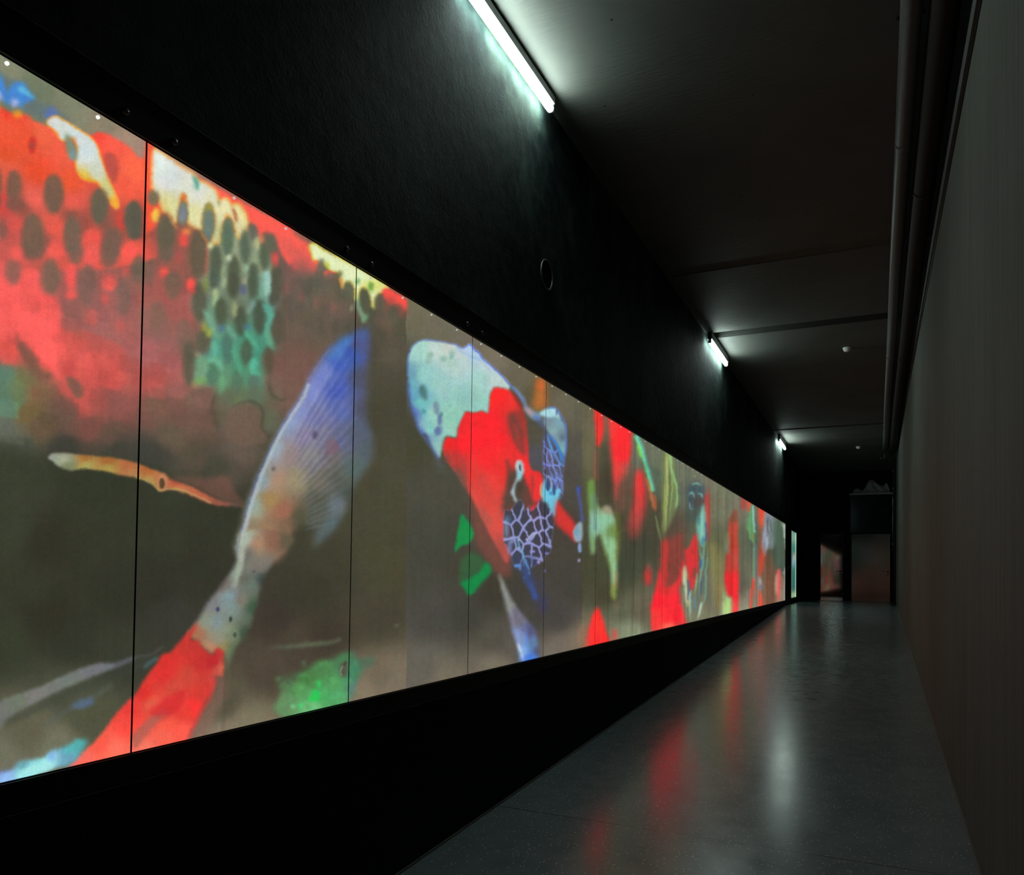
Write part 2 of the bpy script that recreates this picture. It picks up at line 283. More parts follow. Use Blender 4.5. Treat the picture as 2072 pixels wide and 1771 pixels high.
    ES([(215,770,26,52,(152,90,84)),(400,850,32,70,(142,90,82)),(575,930,22,50,(150,90,82)),(775,980,28,55,(146,90,80)),(98,430,26,88,(224,86,80)),(330,500,30,60,(200,90,85)),(1310,1130,40,60,(115,88,76)),(1420,1250,30,120,(108,88,74))], 4, .7)
    for k in range(46):
        x = 120+RNG.uniform(0, 1450); y = 560+(x/1450)*330+RNG.uniform(0, 560)
        if abs(x-1100) < 180 and y < 1150: continue
        E(x, y, RNG.uniform(24, 44), RNG.uniform(60, 110), (82,80,67), 5, .35)
    SS([("1045,820 1052,960 1110,1090 1130,1180",(142,186,152),34),("1160,1060 1130,1120 1110,1170",(112,172,128),36),("990,950 980,1000 970,1050",(150,160,122),28),("0,540 20,640 10,760 0,860",(152,202,190),50),
        ("-10,930 40,1000 40,1100 0,1250 20,1380 80,1480",(96,166,142),50)],3,.9)
    F('O')
    P("445,790 545,790 560,830 548,880 500,850 450,870 440,830", (98,100,80), 9, .7)
    P("455,850 470,822 500,815 528,832 530,862 540,890 500,905 460,890", (112,92,78), 4, .8)
    P("560,700 600,690 612,730 600,790 566,800 552,770", (116,90,78), 5, .5)
    SS([("438,795 430,820 436,850 444,885",(80,76,62),6),("470,822 500,812 524,820 534,842 530,864 545,888 530,906",(78,74,60),6),("546,765 550,796 568,810 592,800",(80,76,62),6)],2,.6)
    # ---- barbel
    F('B1')
    P("80,390 110,352 180,342 400,365 650,385 850,430 1000,490 1130,530 1200,590 1400,660 1550,740 1700,790 1860,835 1700,830 1560,810 1400,740 1250,685 1160,680 1100,700 1040,645 950,595 850,565 650,530 450,490 300,500 200,480 120,425",
      None, 2, 1, fld=[(110,390,150,158,145),(220,400,165,172,145),(250,470,122,128,95),(420,400,168,112,55),(430,455,168,160,90),(620,410,166,100,52),(620,490,172,150,80),(800,460,178,105,66),(820,530,178,125,78),
        (1000,510,178,100,55),(1000,600,175,145,80),(1060,560,190,120,75),(1250,620,178,80,62),(1250,670,195,130,80),(1450,720,190,100,72),(1650,790,150,85,70),(1820,830,95,82,80)])
    P("1200,570 1500,570 1720,560 1780,700 1870,835 1650,780 1400,650", (116,82,70), 5, .7)
    P("150,250 700,270 1200,330 1300,480 900,390 500,350 150,330", (66,66,58), 8, .5)
    S("870,560 960,595 1040,645 1100,692 1160,672 1300,684 1450,745 1560,800",(182,168,105),12,1,.7)
    E(1120,612,42,70,(196,142,118),2,.5); E(1114,622,26,50,(84,66,42),1,.95)
    # ---- tail fish with blue fin
    F('B3')
    P("75,1771 100,1600 150,1400 170,1330 240,1180 330,980 450,740 560,580 650,400 720,280 820,160 900,90 970,60 1080,20 1105,60 1095,300 1085,700 1130,850 1135,1000 1080,1120 990,1250 940,1400 850,1560 740,1680 650,1740 640,1660 590,1560 500,1620 450,1771 350,1830", None, 7, 1,
      fld=[(110,1700,165,178,165),(200,1400,150,165,150),(260,1200,142,158,165),(360,950,152,168,182),(480,740,142,158,195),(560,640,135,146,196),(650,500,126,136,196),(750,350,116,132,196),(850,200,82,126,192),
        (920,120,70,120,190),(950,200,62,88,172),(870,300,70,96,186),(850,500,72,92,178),(1000,150,82,86,130),(1040,400,80,82,102),(1050,650,80,82,98),(900,650,90,106,166),(700,700,116,118,162),(600,850,142,132,152),(750,900,120,116,132),
        (900,900,95,100,132),(1000,850,86,96,112),(1090,950,84,94,100),(500,1000,150,132,126),(650,1000,136,131,121),(800,1000,112,102,100),(400,1200,166,136,112),(550,1200,152,141,108),(700,1200,112,108,92),(850,1200,88,92,80),(1000,1100,84,100,98),
        (330,1350,162,130,84),(430,1430,158,104,82),(300,1600,156,120,90),(450,1600,128,100,78),(560,1480,86,82,64),(620,1600,66,66,52),(700,1500,84,86,72),(700,1350,82,84,66),(850,1400,105,115,120),(800,1550,90,106,110),(200,1600,140,121,96),(350,1700,155,110,86),
        (600,1700,78,78,60),(750,1650,84,98,98),(950,1300,78,86,80)])
    arc = np.array([(985,80),(1000,420),(1010,760),(1000,1060),(930,1330),(820,1560)], float)
    for k in range(34):
        t = k/33; q = t*5; n0 = min(int(q), 4); e = arc[n0]+(arc[n0+1]-arc[n0])*(q-n0)+RNG.uniform(-14, 14, 2)
        s0 = np.array([250+t*230, 1500+t*130]); m1 = s0+(e-s0)*.35+np.array([-46,-30])*(1-t); m2 = s0+(e-s0)*.7+np.array([-34,-22])*(1-t)
        lt = k % 2 == 0
        c = ((158,160,205) if t < .45 else (140,140,150) if t < .7 else (112,124,138)) if lt else ((66,72,140) if t < .45 else (88,86,98) if t < .7 else (68,72,66))
        S([m1+(m2-m1)*.0, (m1+m2)/2, m2, e], c, 17 if lt else 13, 2, .34 if lt else .30, False, 1)
    S("95,1771 165,1450 255,1200 345,980 455,760 565,595 640,450",(180,194,202),34,2,.75,False,0)
    S("75,1771 145,1450 235,1180 328,965 450,738 560,570 690,320 820,150",(78,92,165),8,1,.7)
    S("560,570 700,310 800,180",(160,150,150),8,1,.5)
    ES([(685,850,24,34,(78,72,100)),(360,1110,13,20,(72,74,84)),(820,940,60,60,(122,96,110))],2,.7)
    F('B4')
    P("575,-20 530,200 500,300 400,450 280,600 200,740 90,890 150,960 200,1010 300,1080 400,1060 430,1300 480,1120 560,980 640,850 700,650 730,520 790,370 860,240 950,140 1040,60 900,-30", None, 4, 1,
      fld=[(600,50,166,178,160),(560,200,156,166,152),(530,350,142,156,140),(620,200,112,112,100),(700,100,164,128,102),(850,60,138,98,80),(950,60,98,88,68),(720,280,122,116,108),(600,400,102,102,92),(660,450,105,120,105),
        (760,420,62,72,68),(450,560,132,152,156),(400,450,120,108,102),(300,650,125,125,124),(350,800,127,142,147),(480,650,127,147,142),(560,600,124,119,106),(670,650,64,88,66),(430,850,132,142,122),(250,800,136,146,126),
        (350,950,142,142,122),(500,900,114,128,102),(600,900,62,76,60),(480,1050,98,118,86),(180,880,168,112,82),(300,1020,184,128,98),(400,1020,152,132,86),(450,1250,92,94,74),(540,1050,70,84,64)])
    S("600,0 570,150 540,350 500,480",(170,182,166),44,3,.6); S("640,150 600,300 570,430",(95,92,86),30,3,.5)
    S("560,0 515,210 490,300 395,450 275,600 195,735 90,885",(95,92,112),8,1,.5)
    ES([(360,683,17,20,(58,66,96)),(475,765,13,26,(48,56,50)),(512,905,15,21,(64,74,64)),(680,335,12,12,(84,78,84))],1,.95)
    F('B2')
    P("0,1080 100,1020 300,950 450,880 620,810 780,760 900,750 1060,708 1060,738 850,820 700,880 500,965 300,1065 150,1145 50,1220 0,1265", None, 3, 1,
      fld=[(0,1180,112,114,108),(250,1020,122,122,118),(500,900,112,118,112),(800,790,112,115,118),(1000,740,92,92,98),(150,1060,112,120,104)])
    S("1080,712 1200,690 1300,620",(82,84,80),18,2,.6); S("30,1250 300,1110 700,930 1050,800 1250,720",(58,66,58),60,6,.5)
    P("560,1105 650,1050 730,1030 740,1080 650,1120", (86,106,146), 4, .8); S("380,1240 500,1150 620,1080 760,1010 900,930",(88,102,100),30,4,.45); S("1150,800 1200,750 1260,715",(80,112,120),26,3,.7)
    P("1570,440 1500,500 1420,590 1360,660 1290,690 1250,760 1180,850 1080,1000 1000,1080 880,1220 780,1350 700,1430 600,1520 540,1600 540,1720 1480,1720 1500,1370 1560,1220 1640,1050 1700,950 1720,860 1770,870 1790,780 1780,660 1720,640 1690,690 1620,640 1580,580 1520,560",
      None, 3, 1, fld=[(1500,600,196,56,50),(1550,700,206,56,50),(1350,750,216,52,48),(1600,750,198,52,50),(1300,850,216,52,48),(1500,850,202,72,56),(1400,950,206,76,60),(1600,1000,216,62,52),(1150,1000,222,52,48),(1200,1080,226,92,70),
        (1050,1120,236,62,58),(1300,1150,205,68,60),(1450,1150,236,66,56),(1000,1250,250,76,64),(1300,1330,248,102,82),(800,1400,253,92,74),(900,1450,255,116,92),(1450,1300,255,92,76),(1350,1250,250,92,72),(1550,1100,250,56,55),
        (650,1530,252,112,95),(1760,800,206,96,76),(1700,750,190,42,45),(1150,1450,252,120,100),(1540,520,200,62,55)])
    P("1060,1320 1200,1180 1300,1120 1330,1160 1250,1230 1150,1350 1090,1430 1060,1420", (168,98,84), 3, .75)
    P("1190,1140 1300,1050 1460,960 1470,1020 1420,1140 1330,1170 1250,1180", (214,44,50), 4, .65)
    S("1720,880 1660,1050 1560,1230 1510,1350",(252,52,56),30,3,.6); P("1740,880 1800,900 1790,1050 1680,1250 1600,1380 1500,1390 1620,1150 1700,1000", (142,104,90), 7, .6)
    S("1800,700 1790,1000 1780,1300",(70,70,55),16,3,.5)
    P("-20,1640 100,1600 150,1540 300,1520 380,1480 430,1440 520,1420 600,1370 680,1360 690,1400 640,1480 560,1560 300,1640 300,1760 -20,1760", None, 4, 1,
      fld=[(0,1600,115,140,200),(50,1680,150,190,240),(180,1560,110,165,175),(300,1560,140,215,215),(420,1500,140,190,215),(560,1440,90,180,185),(640,1400,85,165,165),(550,1520,110,165,190),(200,1640,150,230,230)])
    P("130,1680 200,1600 330,1540 430,1470 440,1560 380,1620 250,1650", (172,236,232), 4, .75); ES([(410,1500,30,40,(120,170,235)),(620,1400,30,40,(85,185,180))],3,.6)
    F('B4')
    P("820,1020 1000,1000 1200,970 1350,960 1460,933 1450,962 1300,1005 1100,1025 950,1028", (94,104,82), 3, .8)
    P("870,1300 980,1270 1130,1230 1250,1150 1400,1120 1450,1080 1560,1060 1600,1120 1700,1110 1770,1100 1740,1170 1680,1200 1640,1250 1600,1360 1560,1450 1530,1500 1400,1600 1000,1660 850,1570 920,1440", None, 5, 1,
      fld=[(880,1320,78,82,62),(1000,1290,80,92,70),(1150,1300,74,126,70),(1300,1200,80,132,78),(1100,1400,86,150,86),(950,1500,104,142,98),(1300,1450,76,166,92),(1450,1450,88,168,108),(1200,1550,112,190,122),(1400,1350,86,156,92),
           (1570,1250,66,126,96),(1700,1150,84,106,86),(1580,1400,84,122,116),(1450,1120,72,120,80)])
    for k in range(90):
        x = RNG.uniform(900, 1600); y = RNG.uniform(1150, 1560)
        if y < 1620-.55*x+0 or (x < 1100 and y < 1300): continue
        E(x, y, RNG.uniform(10, 26), RNG.uniform(8, 26), (96,182,112) if RNG.random() < .5 else (72,118,74), 3, .35)
    ES([(1235,1455,42,56,(44,202,86)),(1262,1345,14,42,(52,202,92)),(1100,1540,20,14,(62,212,112)),(1190,1490,26,20,(50,200,90)),(1030,1550,20,18,(120,200,140))],2,.9)
    E(1482,1220,34,76,(88,76,64),3,.9); S("1470,1180 1455,1240 1470,1275",(122,150,132),14,1,.8); E(1498,1160,14,20,(70,62,50),1,.8)
    E(1955,825,22,22,(90,94,78),2,.8)
    # ---- white-headed koi
    F('B6')
    P("270,230 420,500 530,620 530,780 600,900 570,1040 480,1000 400,900 320,760 280,500", (116,72,62), 6, .9)
    P("90,1000 180,920 300,820 360,860 260,1000", (72,64,48), 9, .6)
    F('B5')
    P("1180,640 1290,720 1380,850 1400,980 1560,1020 1580,1520 1540,1560 1430,1560 1380,1300 1340,900", (84,79,67), 3)
    P("1400,1300 1560,1250 1560,1480 1430,1500", (80,80,94), 8, .7)
    P("1030,660 1130,655 1200,680 1260,740 1320,830 1350,900 1380,1000 1400,1200 1420,1500 1540,1560 1540,1800 1540,2200 1300,1771 1240,1900 1230,2200 1180,2500 1000,2200 780,1771 640,1560 540,1420 495,1300 510,1220 560,1165 635,1180 660,1050 700,960 740,905 850,910 920,893 970,910 985,800",
      None, 2, 1, fld=[(1000,1000,255,42,48),(1100,750,255,45,45),(900,1200,255,40,48),(850,1560,245,58,56),(900,1750,225,82,72),(1050,1700,240,66,60),(600,1400,190,65,60),(680,1580,135,78,68),(560,1400,150,70,62),(700,1250,255,42,48),(580,1250,240,42,45),
        (1250,800,235,55,50),(1320,1100,150,62,55),(1250,1300,235,50,50),(1200,1600,150,65,58),(1400,1600,242,50,52),(1450,1800,245,50,55),(1340,950,150,60,52),(1100,1200,255,42,48),(1180,1850,120,70,60),(1100,2100,215,80,70),(1150,2350,170,80,70),(1000,2000,180,85,75),(1350,1400,238,48,50),(1480,2000,240,58,58)])
    P("1190,940 1260,930 1330,1150 1380,1350 1330,1340 1270,1250 1220,1120", (112,66,58), 4, .85)
    P("1220,690 1290,740 1340,850 1320,870 1260,770", (110,50,44), 3, .8)
    SS([("1230,1000 1290,1150 1330,1330",(205,60,56),22),("1330,900 1370,1100 1390,1400",(180,58,54),18),("1190,1400 1200,1550 1190,1771",(120,66,58),36),("640,1450 700,1600 760,1771",(120,80,68),44),("1250,1330 1260,1420 1230,1560",(150,60,55),16),
        ("560,1250 640,1420 740,1600",(215,50,50),30)],3,.75)
    P("150,280 200,200 260,160 320,148 410,155 550,180 640,195 710,235 770,195 800,195 830,240 890,290 910,330 960,370 1060,470 1150,550 1200,620 1190,672 1130,652 1030,657 990,750 972,905 920,888 850,905 740,898 720,930 680,1010 650,1080 635,1168 560,1155 515,1190 495,1250 470,1390 400,1300 330,1150 270,1120 200,950 150,750 130,550 130,400",
      None, 2, 1, fld=[(250,250,168,216,202),(450,230,192,212,202),(550,230,196,206,196),(600,400,172,202,192),(300,500,148,202,196),(700,350,186,206,202),(950,400,192,212,216),(500,600,152,197,190),(900,550,162,206,197),(1080,600,192,212,206),
        (750,750,142,192,182),(900,800,152,206,192),(550,950,148,202,182),(400,950,152,206,192),(350,1100,142,202,186),(250,800,120,196,190),(200,750,100,160,190),(180,900,95,120,180),(450,1300,142,190,176),(600,1100,152,206,186),(300,1150,95,112,186),
        (850,300,172,206,230),(780,230,182,206,236),(150,500,110,160,180)])
    S("128,600 128,400 150,280 200,200 260,160 320,146 410,152 550,180 640,195 710,238 770,200 800,200",(92,120,228),9,1,.85)
    S("790,195 830,250 885,290 920,345 1000,410 1100,505 1200,620 1290,700 1350,790",(82,104,235),14,1,.85)
    S("130,600 165,850 265,1100 395,1290 455,1400",(84,106,180),30,3,.75); S("170,560 230,760 330,950 380,1120",(90,200,200),14,3,.6)
    S("640,200 700,270 800,330 900,360 1000,470",(120,150,215),14,2,.5); S("1250,640 1340,740 1380,840",(120,130,180),12,2,.6)
    P("250,640 300,615 330,690 325,780 290,760 255,700", (76,118,118), 3, .95)
    ES([(370,300,36,34,(142,178,164)),(350,360,26,50,(148,184,170)),(590,320,15,28,(88,150,146)),(600,290,34,30,(150,184,172)),(510,350,34,34,(142,180,168)),(430,860,32,72,(120,142,156)),(465,985,22,66,(92,108,150)),(450,1105,38,50,(92,108,152)),(300,900,14,26,(56,138,134)),
        (480,925,10,26,(50,90,100)),(575,838,8,10,(90,140,140))],2,.85)
    S("400,800 440,900 470,1010 500,1120",(110,120,160),14,2,.6)
    P("420,1380 470,1400 500,1460 490,1560 460,1500", (96,100,120), 6, .5)
    # shoulder edge and dorsal fin
    P("1500,540 1586,582 1580,870 1500,885 1450,860 1470,700", (198,112,52), 7, .85); E(1530,620,30,60,(225,100,50),4,.7)
    P("1190,610 1290,690 1350,770 1385,840 1460,900 1530,925 1530,990 1450,985 1370,900 1360,860 1300,740", (122,160,198), 3, .85)
    P("1360,880 1400,860 1450,920 1440,960", (215,150,140), 3, .6); S("1450,960 1510,985 1545,1060",(80,110,190),26,3,.8); P("1440,860 1500,900 1520,880 1480,860", (120,120,50), 4, .6)
    P("1590,960 1700,950 1780,1020 1800,1200 1785,1380 1755,1480 1765,1800 1700,1800 1560,1500 1560,1020", (84,86,100), 2)
    P("1560,1000 1600,950 1700,950 1770,1010 1795,1100 1800,1250 1782,1370 1740,1310 1680,1220 1620,1130", None, 2, 1, fld=[(1620,1000,120,140,150),(1720,1000,120,160,175),(1650,1100,130,165,170),(1740,1150,110,130,140),(1790,1250,120,160,170),(1760,1320,120,175,180),(1700,1180,120,150,160)])
    P("1515,925 1590,872 1690,868 1725,930 1740,985 1690,955 1600,965", (168,216,226), 2)
    S("1590,870 1690,866 1745,940 1785,1010 1795,1100 1802,1250 1785,1380 1755,1480",(86,120,225),14,1,.8)
    E(1703,912,9,34,(50,70,130),1,.8); E(1765,1180,26,40,(80,100,110),3,.7)
    VOR("1590,1160 1640,1150 1720,1290 1790,1400 1770,1560 1768,1771 1700,1800 1560,1560 1565,1250", "1600,1230 1660,1240 1620,1370 1680,1400 1740,1400 1600,1520 1660,1560 1720,1540 1765,1520 1690,1680 1740,1680 1620,1680 1570,1400 1600,1780 1660,1790 1730,1790", (128,142,226), (82,82,98), 4.2, .42, 1, .9, -.35)
    SS([("1595,1120 1680,1220 1760,1380 1780,1480",(70,125,200),30),("1600,1150 1650,1300 1700,1420",(86,150,215),24),("1700,1230 1740,1360 1760,1500",(70,130,200),20),("1610,1290 1600,1400 1625,1510",(132,142,225),14),("1640,1350 1660,1480 1680,1520",(132,150,230),14),
        ("1620,1290 1640,1370 1650,1380",(140,150,230),16),("1690,1350 1720,1430 1750,1540",(110,150,230),14),("1690,1540 1690,1660 1730,1740 1760,1760",(125,150,235),16),("1730,1540 1760,1660 1765,1771",(120,145,230),14),("1560,1200 1580,1250 1575,1310",(120,125,225),14),("1555,1420 1575,1480 1560,1530",(130,125,220),16),
        ("1590,1610 1620,1590 1650,1680 1660,1740",(165,175,220),20)],1,.9)
    P("1550,1650 1590,1600 1625,1610 1660,1690 1700,1771 1530,1800", (150,180,210), 3, .8); E(1608,1655,26,60,(62,72,110),2,.95)
    P("1285,1425 1325,1420 1348,1480 1345,1560 1320,1640 1280,1700 1250,1771 1215,1771 1250,1660 1275,1560 1270,1470", (172,196,196), 2, .95, rim=((215,150,140),4,1)); E(1318,1488,9,46,(38,50,52),1,.95); E(1305,1590,22,40,(120,205,220),3,.6)
    # ---- lattice flank
    F('B6')
    P("280,60 560,40 560,300 520,500 535,660 500,640 440,580 370,470 300,340 270,230", None, 5, .9, fld=[(400,100,255,45,50),(350,300,220,70,62),(430,450,222,72,62),(500,600,215,78,68),(540,150,240,52,50),(300,200,235,60,56)])
    S("330,200 420,360 520,540",(190,80,70),24,4,.45); S("560,110 580,250 575,330",(105,64,55),26,3,.7)
    P("600,200 700,230 760,300 820,440 740,490 700,500 640,440 600,480 540,530 530,420 560,300", (78,70,60), 5, .85)
    P("690,130 740,190 800,230 840,280 835,380 810,440 770,440 730,330 700,260", (242,54,54), 3, .95); S("760,240 765,330 750,420",(130,66,58),16,2,.7)
    P("655,130 685,155 688,220 660,280 630,320 620,390 640,440 620,440 600,390 590,370 610,320 640,240 632,160", (172,196,204), 2, .95); E(664,180,7,30,(38,50,52),1,.95); E(655,235,16,34,(120,205,222),2,.6); E(652,340,26,60,(74,66,58),3,.9)
    VOR("540,520 585,512 630,455 665,428 690,470 700,515 740,478 750,520 800,470 815,420 830,440 860,460 935,560 926,640 912,750 900,830 866,860 845,905 800,930 750,960 690,985 625,950 590,860 556,780 532,740",
        "578,565 572,660 600,790 642,512 634,655 640,860 655,780 697,560 688,728 712,820 720,920 748,655 775,535 805,620 800,745 785,840 790,930 855,520 855,620 850,720 845,820 905,590 898,690", (150,156,214), (66,66,78), 6.0, .66, 1, .95, -.12)
    ES([(556,640,14,90,(150,175,210)),(580,800,16,60,(130,150,210)),(578,585,18,34,(74,112,152)),(600,740,20,30,(150,165,215))],3,.7)
    P("600,860 760,860 800,940 700,1000 630,960", (60,70,104), 7, .55)
    P("832,360 865,280 905,330 975,350 985,330 975,390 960,440 935,560 905,520 870,455 845,440", (112,200,226), 2, .95)
    ES([(882,320,19,44,(60,72,112)),(930,350,14,50,(60,80,120)),(905,380,14,16,(70,140,190))],1,.95)
    SS([("940,180 965,260 990,360",(120,150,235),10),("900,200 930,290 940,320",(110,140,225),10),("835,290 825,360 840,430",(205,200,120),12),("640,720 660,800 690,870 700,960",(110,170,210),14),("725,740 770,690 800,690",(185,188,225),20),("700,880 720,940 740,990",(100,150,210),16)],1,.85)
    ES([(722,742,14,16,(165,175,225)),(765,832,12,12,(165,150,215)),(810,915,13,16,(160,150,220)),(650,740,10,10,(170,195,220)),(655,808,10,8,(170,190,220)),(650,945,34,14,(92,140,205)),(733,1000,7,14,(110,150,215)),(692,1040,7,8,(90,120,220)),(858,985,8,10,(120,110,205)),(870,845,16,8,(150,140,220))],1,.9)
    P("690,950 740,1000 770,1090 800,1200 770,1200 735,1110 690,1050", (60,84,150), 5, .8); S("740,1080 770,1150 790,1200",(58,96,190),26,3,.7); ES([(800,1090,60,60,(66,66,92)),(840,1240,40,80,(58,60,110))],8,.6)
    P("950,430 1000,500 1090,610 1110,690 1100,760 1040,700 940,600", (218,56,53), 4, .95)
    P("1078,680 1105,625 1147,608 1147,740 1095,750", (150,170,180), 2); S("1108,330 1125,420 1140,520 1147,600",(72,96,195),16,2,.8); E(1120,350,14,30,(66,80,180),3,.7); S("1120,620 1105,680 1120,740",(110,140,200),10,1,.6)
    ES([(1130,800,14,40,(140,160,215)),(1123,902,12,15,(165,155,205)),(1110,680,24,30,(120,160,180))],1,.9)
    P("205,540 240,570 275,620 305,700 270,765 200,790 157,840 170,720 190,620", (30,142,72), 2, .95, sm=True)
    P("190,1000 215,880 300,840 380,900 430,990 350,1090 270,1170 200,1060", (54,98,62), 4, .8)
    P("200,1075 270,1050 350,990 385,925 415,925 437,990 350,1090 270,1175 230,1120", (26,140,72), 3, .95)
    P("495,1000 540,1070 600,1200 660,1300 740,1390 790,1470 812,1600 800,1760 690,1760 640,1580 600,1440 550,1250 510,1100", None, 3, 1,
      fld=[(510,1060,132,132,124),(560,1220,134,136,130),(640,1350,116,112,124),(650,1500,134,150,194),(700,1600,128,166,222),(770,1550,90,122,160),(740,1650,72,122,222),(750,1450,86,88,124),(800,1600,82,88,120)])
    SS([("640,1540 665,1600 690,1690",(215,224,240),24),("660,1440 700,1540 760,1600",(110,140,180),12),("610,1250 670,1400 760,1560",(105,100,130),14),("520,1060 580,1260 630,1450",(150,152,160),12),("700,1430 720,1560 730,1660",(90,130,210),18)],2,.7)
    # ---- third picture
    F('C1')
    P("345,100 400,130 410,560 400,700 360,640 345,400", (118,112,84), 10, .5); P("425,300 500,250 520,400 540,650 480,700 430,560", (70,64,50), 10, .7)
    P("398,-60 450,-60 466,150 445,270 425,300 412,260", (250,52,50), 3, .95); S("410,320 408,450 415,540",(175,88,76),20,3,.55); S("480,180 500,260 520,340",(120,78,66),26,4,.4)
    P("500,-40 655,40 656,400 625,500 590,560 560,690 545,640 530,480 515,300", None, 4, 1, fld=[(520,150,246,62,58),(600,200,255,46,50),(600,350,248,46,50),(580,480,235,66,62),(630,470,190,80,72),(560,640,180,70,64)])
    P("560,560 655,430 650,560 610,760 560,760", (132,84,72), 8, .6)
    P("695,500 722,458 750,500 775,660 750,820 700,950 650,940 640,860 675,700", None, 6, 1, fld=[(725,490,240,52,54),(740,600,225,58,58),(720,720,200,66,62),(700,850,165,70,64),(660,900,130,68,60),(750,760,180,66,62)])
    S("720,280 730,330 740,370",(130,205,62),30,2,.9)
    S("690,215 725,280 760,390 790,500 820,620",(110,222,150),28,2,.95); S("700,215 735,280 770,390 800,500 826,610",(90,120,215),8,1,.6); S("770,520 800,620 830,740",(232,120,62),16,2,.8); S("826,640 840,720 835,760",(205,92,70),14,2,.8)
    S("835,780 850,850 885,1010",(118,138,84),14,1,.8,False,1)
    P("350,580 372,535 398,535 408,640 440,745 480,722 520,745 540,790 560,900 562,1200 552,1380 535,1390 518,1340 515,1200 490,1080 440,930 412,960 400,1050 380,1068 366,1000 362,800", None, 3, 1,
      fld=[(380,580,105,140,70),(370,700,110,150,90),(385,850,132,180,158),(380,1000,122,160,110),(430,850,138,190,158),(480,800,140,190,152),(500,1000,142,188,142),(530,1200,140,180,130),(540,1350,130,145,75),(550,900,110,135,70),(490,745,150,150,120)])
    S("400,640 400,760 405,900",(84,98,120),12,2,.7); S("560,760 575,900 560,1100",(112,118,48),24,4,.6); S("440,930 480,1060 510,1180",(120,140,60),10,2,.6); E(495,750,22,26,(172,150,130),4,.7)
    S("555,1180 550,1260 545,1300",(170,80,60),10,2,.6); S("580,1320 600,1400 620,1480",(100,105,90),8,2,.6); S("565,1400 565,1500",(130,95,75),10,3,.5)
    P("340,1760 370,1560 420,1448 450,1500 480,1600 510,1760", (253,50,48), 3); S("420,1540 430,1640",(255,80,50),20,4,.5)
    P("295,1580 350,1600 350,1760 295,1760", (160,112,90), 5, .6); E(545,1650,18,50,(202,82,72),3,.8)
    E(693,1655,24,8,(190,215,190),2,.8)
    F('C2')
    P("262,60 345,110 392,440 392,620 300,850 262,900", (112,124,84), 3, .95)
    SS([("300,120 302,400 290,850",(176,184,112),22),("278,400 275,600 268,860",(160,165,84),14),("325,130 348,400 320,700",(148,176,102),15),("325,300 328,500 305,780",(84,94,62),9)],1,.85,)
    P("348,290 375,380 392,470 392,600 372,645 380,520 362,400", (140,192,122), 1, .95); P("312,130 336,190 348,320 336,340", (150,190,122), 1, .9)
    P("265,900 330,820 450,640 455,900 450,1100 400,1300 260,1300", (94,74,62), 8, .8); P("265,960 300,920 380,880 440,870 450,1150 440,1300 262,1300", (138,64,56), 5, .9)
    P("262,960 300,930 310,1100 300,1300 262,1330", (205,58,54), 4, .9)
    P("213,1290 235,1155 258,1240 262,1300 300,1330 400,1260 440,1090 455,1150 430,1250 410,1400 455,1580 475,1760 205,1760 158,1570 178,1420", None, 3, 1,
      fld=[(230,1250,235,50,55),(220,1450,252,38,50),(200,1600,252,60,58),(300,1350,215,52,54),(350,1450,242,42,52),(400,1300,235,55,58),(300,1600,253,48,55),(320,1690,250,110,90),(440,1650,225,60,60),(420,1500,250,42,55),(380,1600,252,36,50)])
    ES([(320,1160,14,60,(112,64,56)),(365,1190,12,60,(112,64,56)),(415,1440,8,50,(160,60,58))],2,.7); S("375,1540 378,1620",(190,50,40),8,1,.7); E(135,1240,26,82,(222,52,54),5,.95); E(140,1150,10,30,(170,90,80),3,.6)
    P("458,1020 500,980 535,880 568,890 572,1200 520,1360 490,1260 465,1150", (226,54,57), 3, .95); ES([(540,1210,16,50,(110,80,66)),(522,1020,8,40,(170,60,56))],2,.8)
    P("438,1190 455,1140 470,1190 485,1350 500,1480 478,1500 462,1440 450,1320 436,1280", (196,204,160), 2, .95); S("485,1270 490,1350 485,1450",(70,95,150),16,1,.8); S("480,1400 490,1500",(200,120,90),10,1,.6)
    E(560,540,88,140,(78,96,98),6,.85); ES([(560,580,26,60,(84,74,66)),(515,570,22,44,(66,78,84)),(605,590,18,44,(80,70,66)),(520,480,30,34,(66,86,94)),(600,480,30,34,(66,86,94))],2,.8)
    SS([("520,440 560,425 600,450",(140,200,190),12),("495,530 520,505 545,560",(130,190,190),12),("570,520 600,520 615,560",(130,190,190),12),("495,580 505,640 530,650",(130,180,200),12),("545,350 545,380",(140,170,130),14)],1,.8)
    P("460,680 550,640 600,660 570,800 540,780 470,760", (74,88,82), 6, .7); S("490,760 485,900",(90,90,90),16,3,.5)
    P("555,790 570,720 600,660 628,600 645,700 642,800 635,960 600,970 572,900", (124,190,172), 3, .95); E(575,740,12,50,(70,110,120),2,.8); S("636,760 645,860 636,930",(40,92,160),14,1,.85); E(612,930,10,40,(40,90,140),2,.7)
    SS([("575,940 600,1080 595,1200 582,1300 582,1450",(110,176,160),14),("630,950 620,1080 612,1200",(118,180,170),14),("655,940 655,1080 640,1200 640,1400 600,1500 565,1620",(112,170,152),14),("560,1200 560,1280 545,1400",(130,190,140),14),("515,1350 500,1450 508,1630",(150,200,180),17),("545,1400 545,1550",(80,130,150),20),
        ("600,1080 590,1180",(60,100,140),22),("610,1230 605,1350 600,1420",(60,90,110),17),("600,1460 570,1615",(190,225,195),17)],1,.85)
    P("636,560 650,520 668,480 672,700 660,950 648,800", (212,62,58), 3, .95); P("625,370 680,400 680,520 640,480", (125,112,95), 4, .7)
    F('C3')
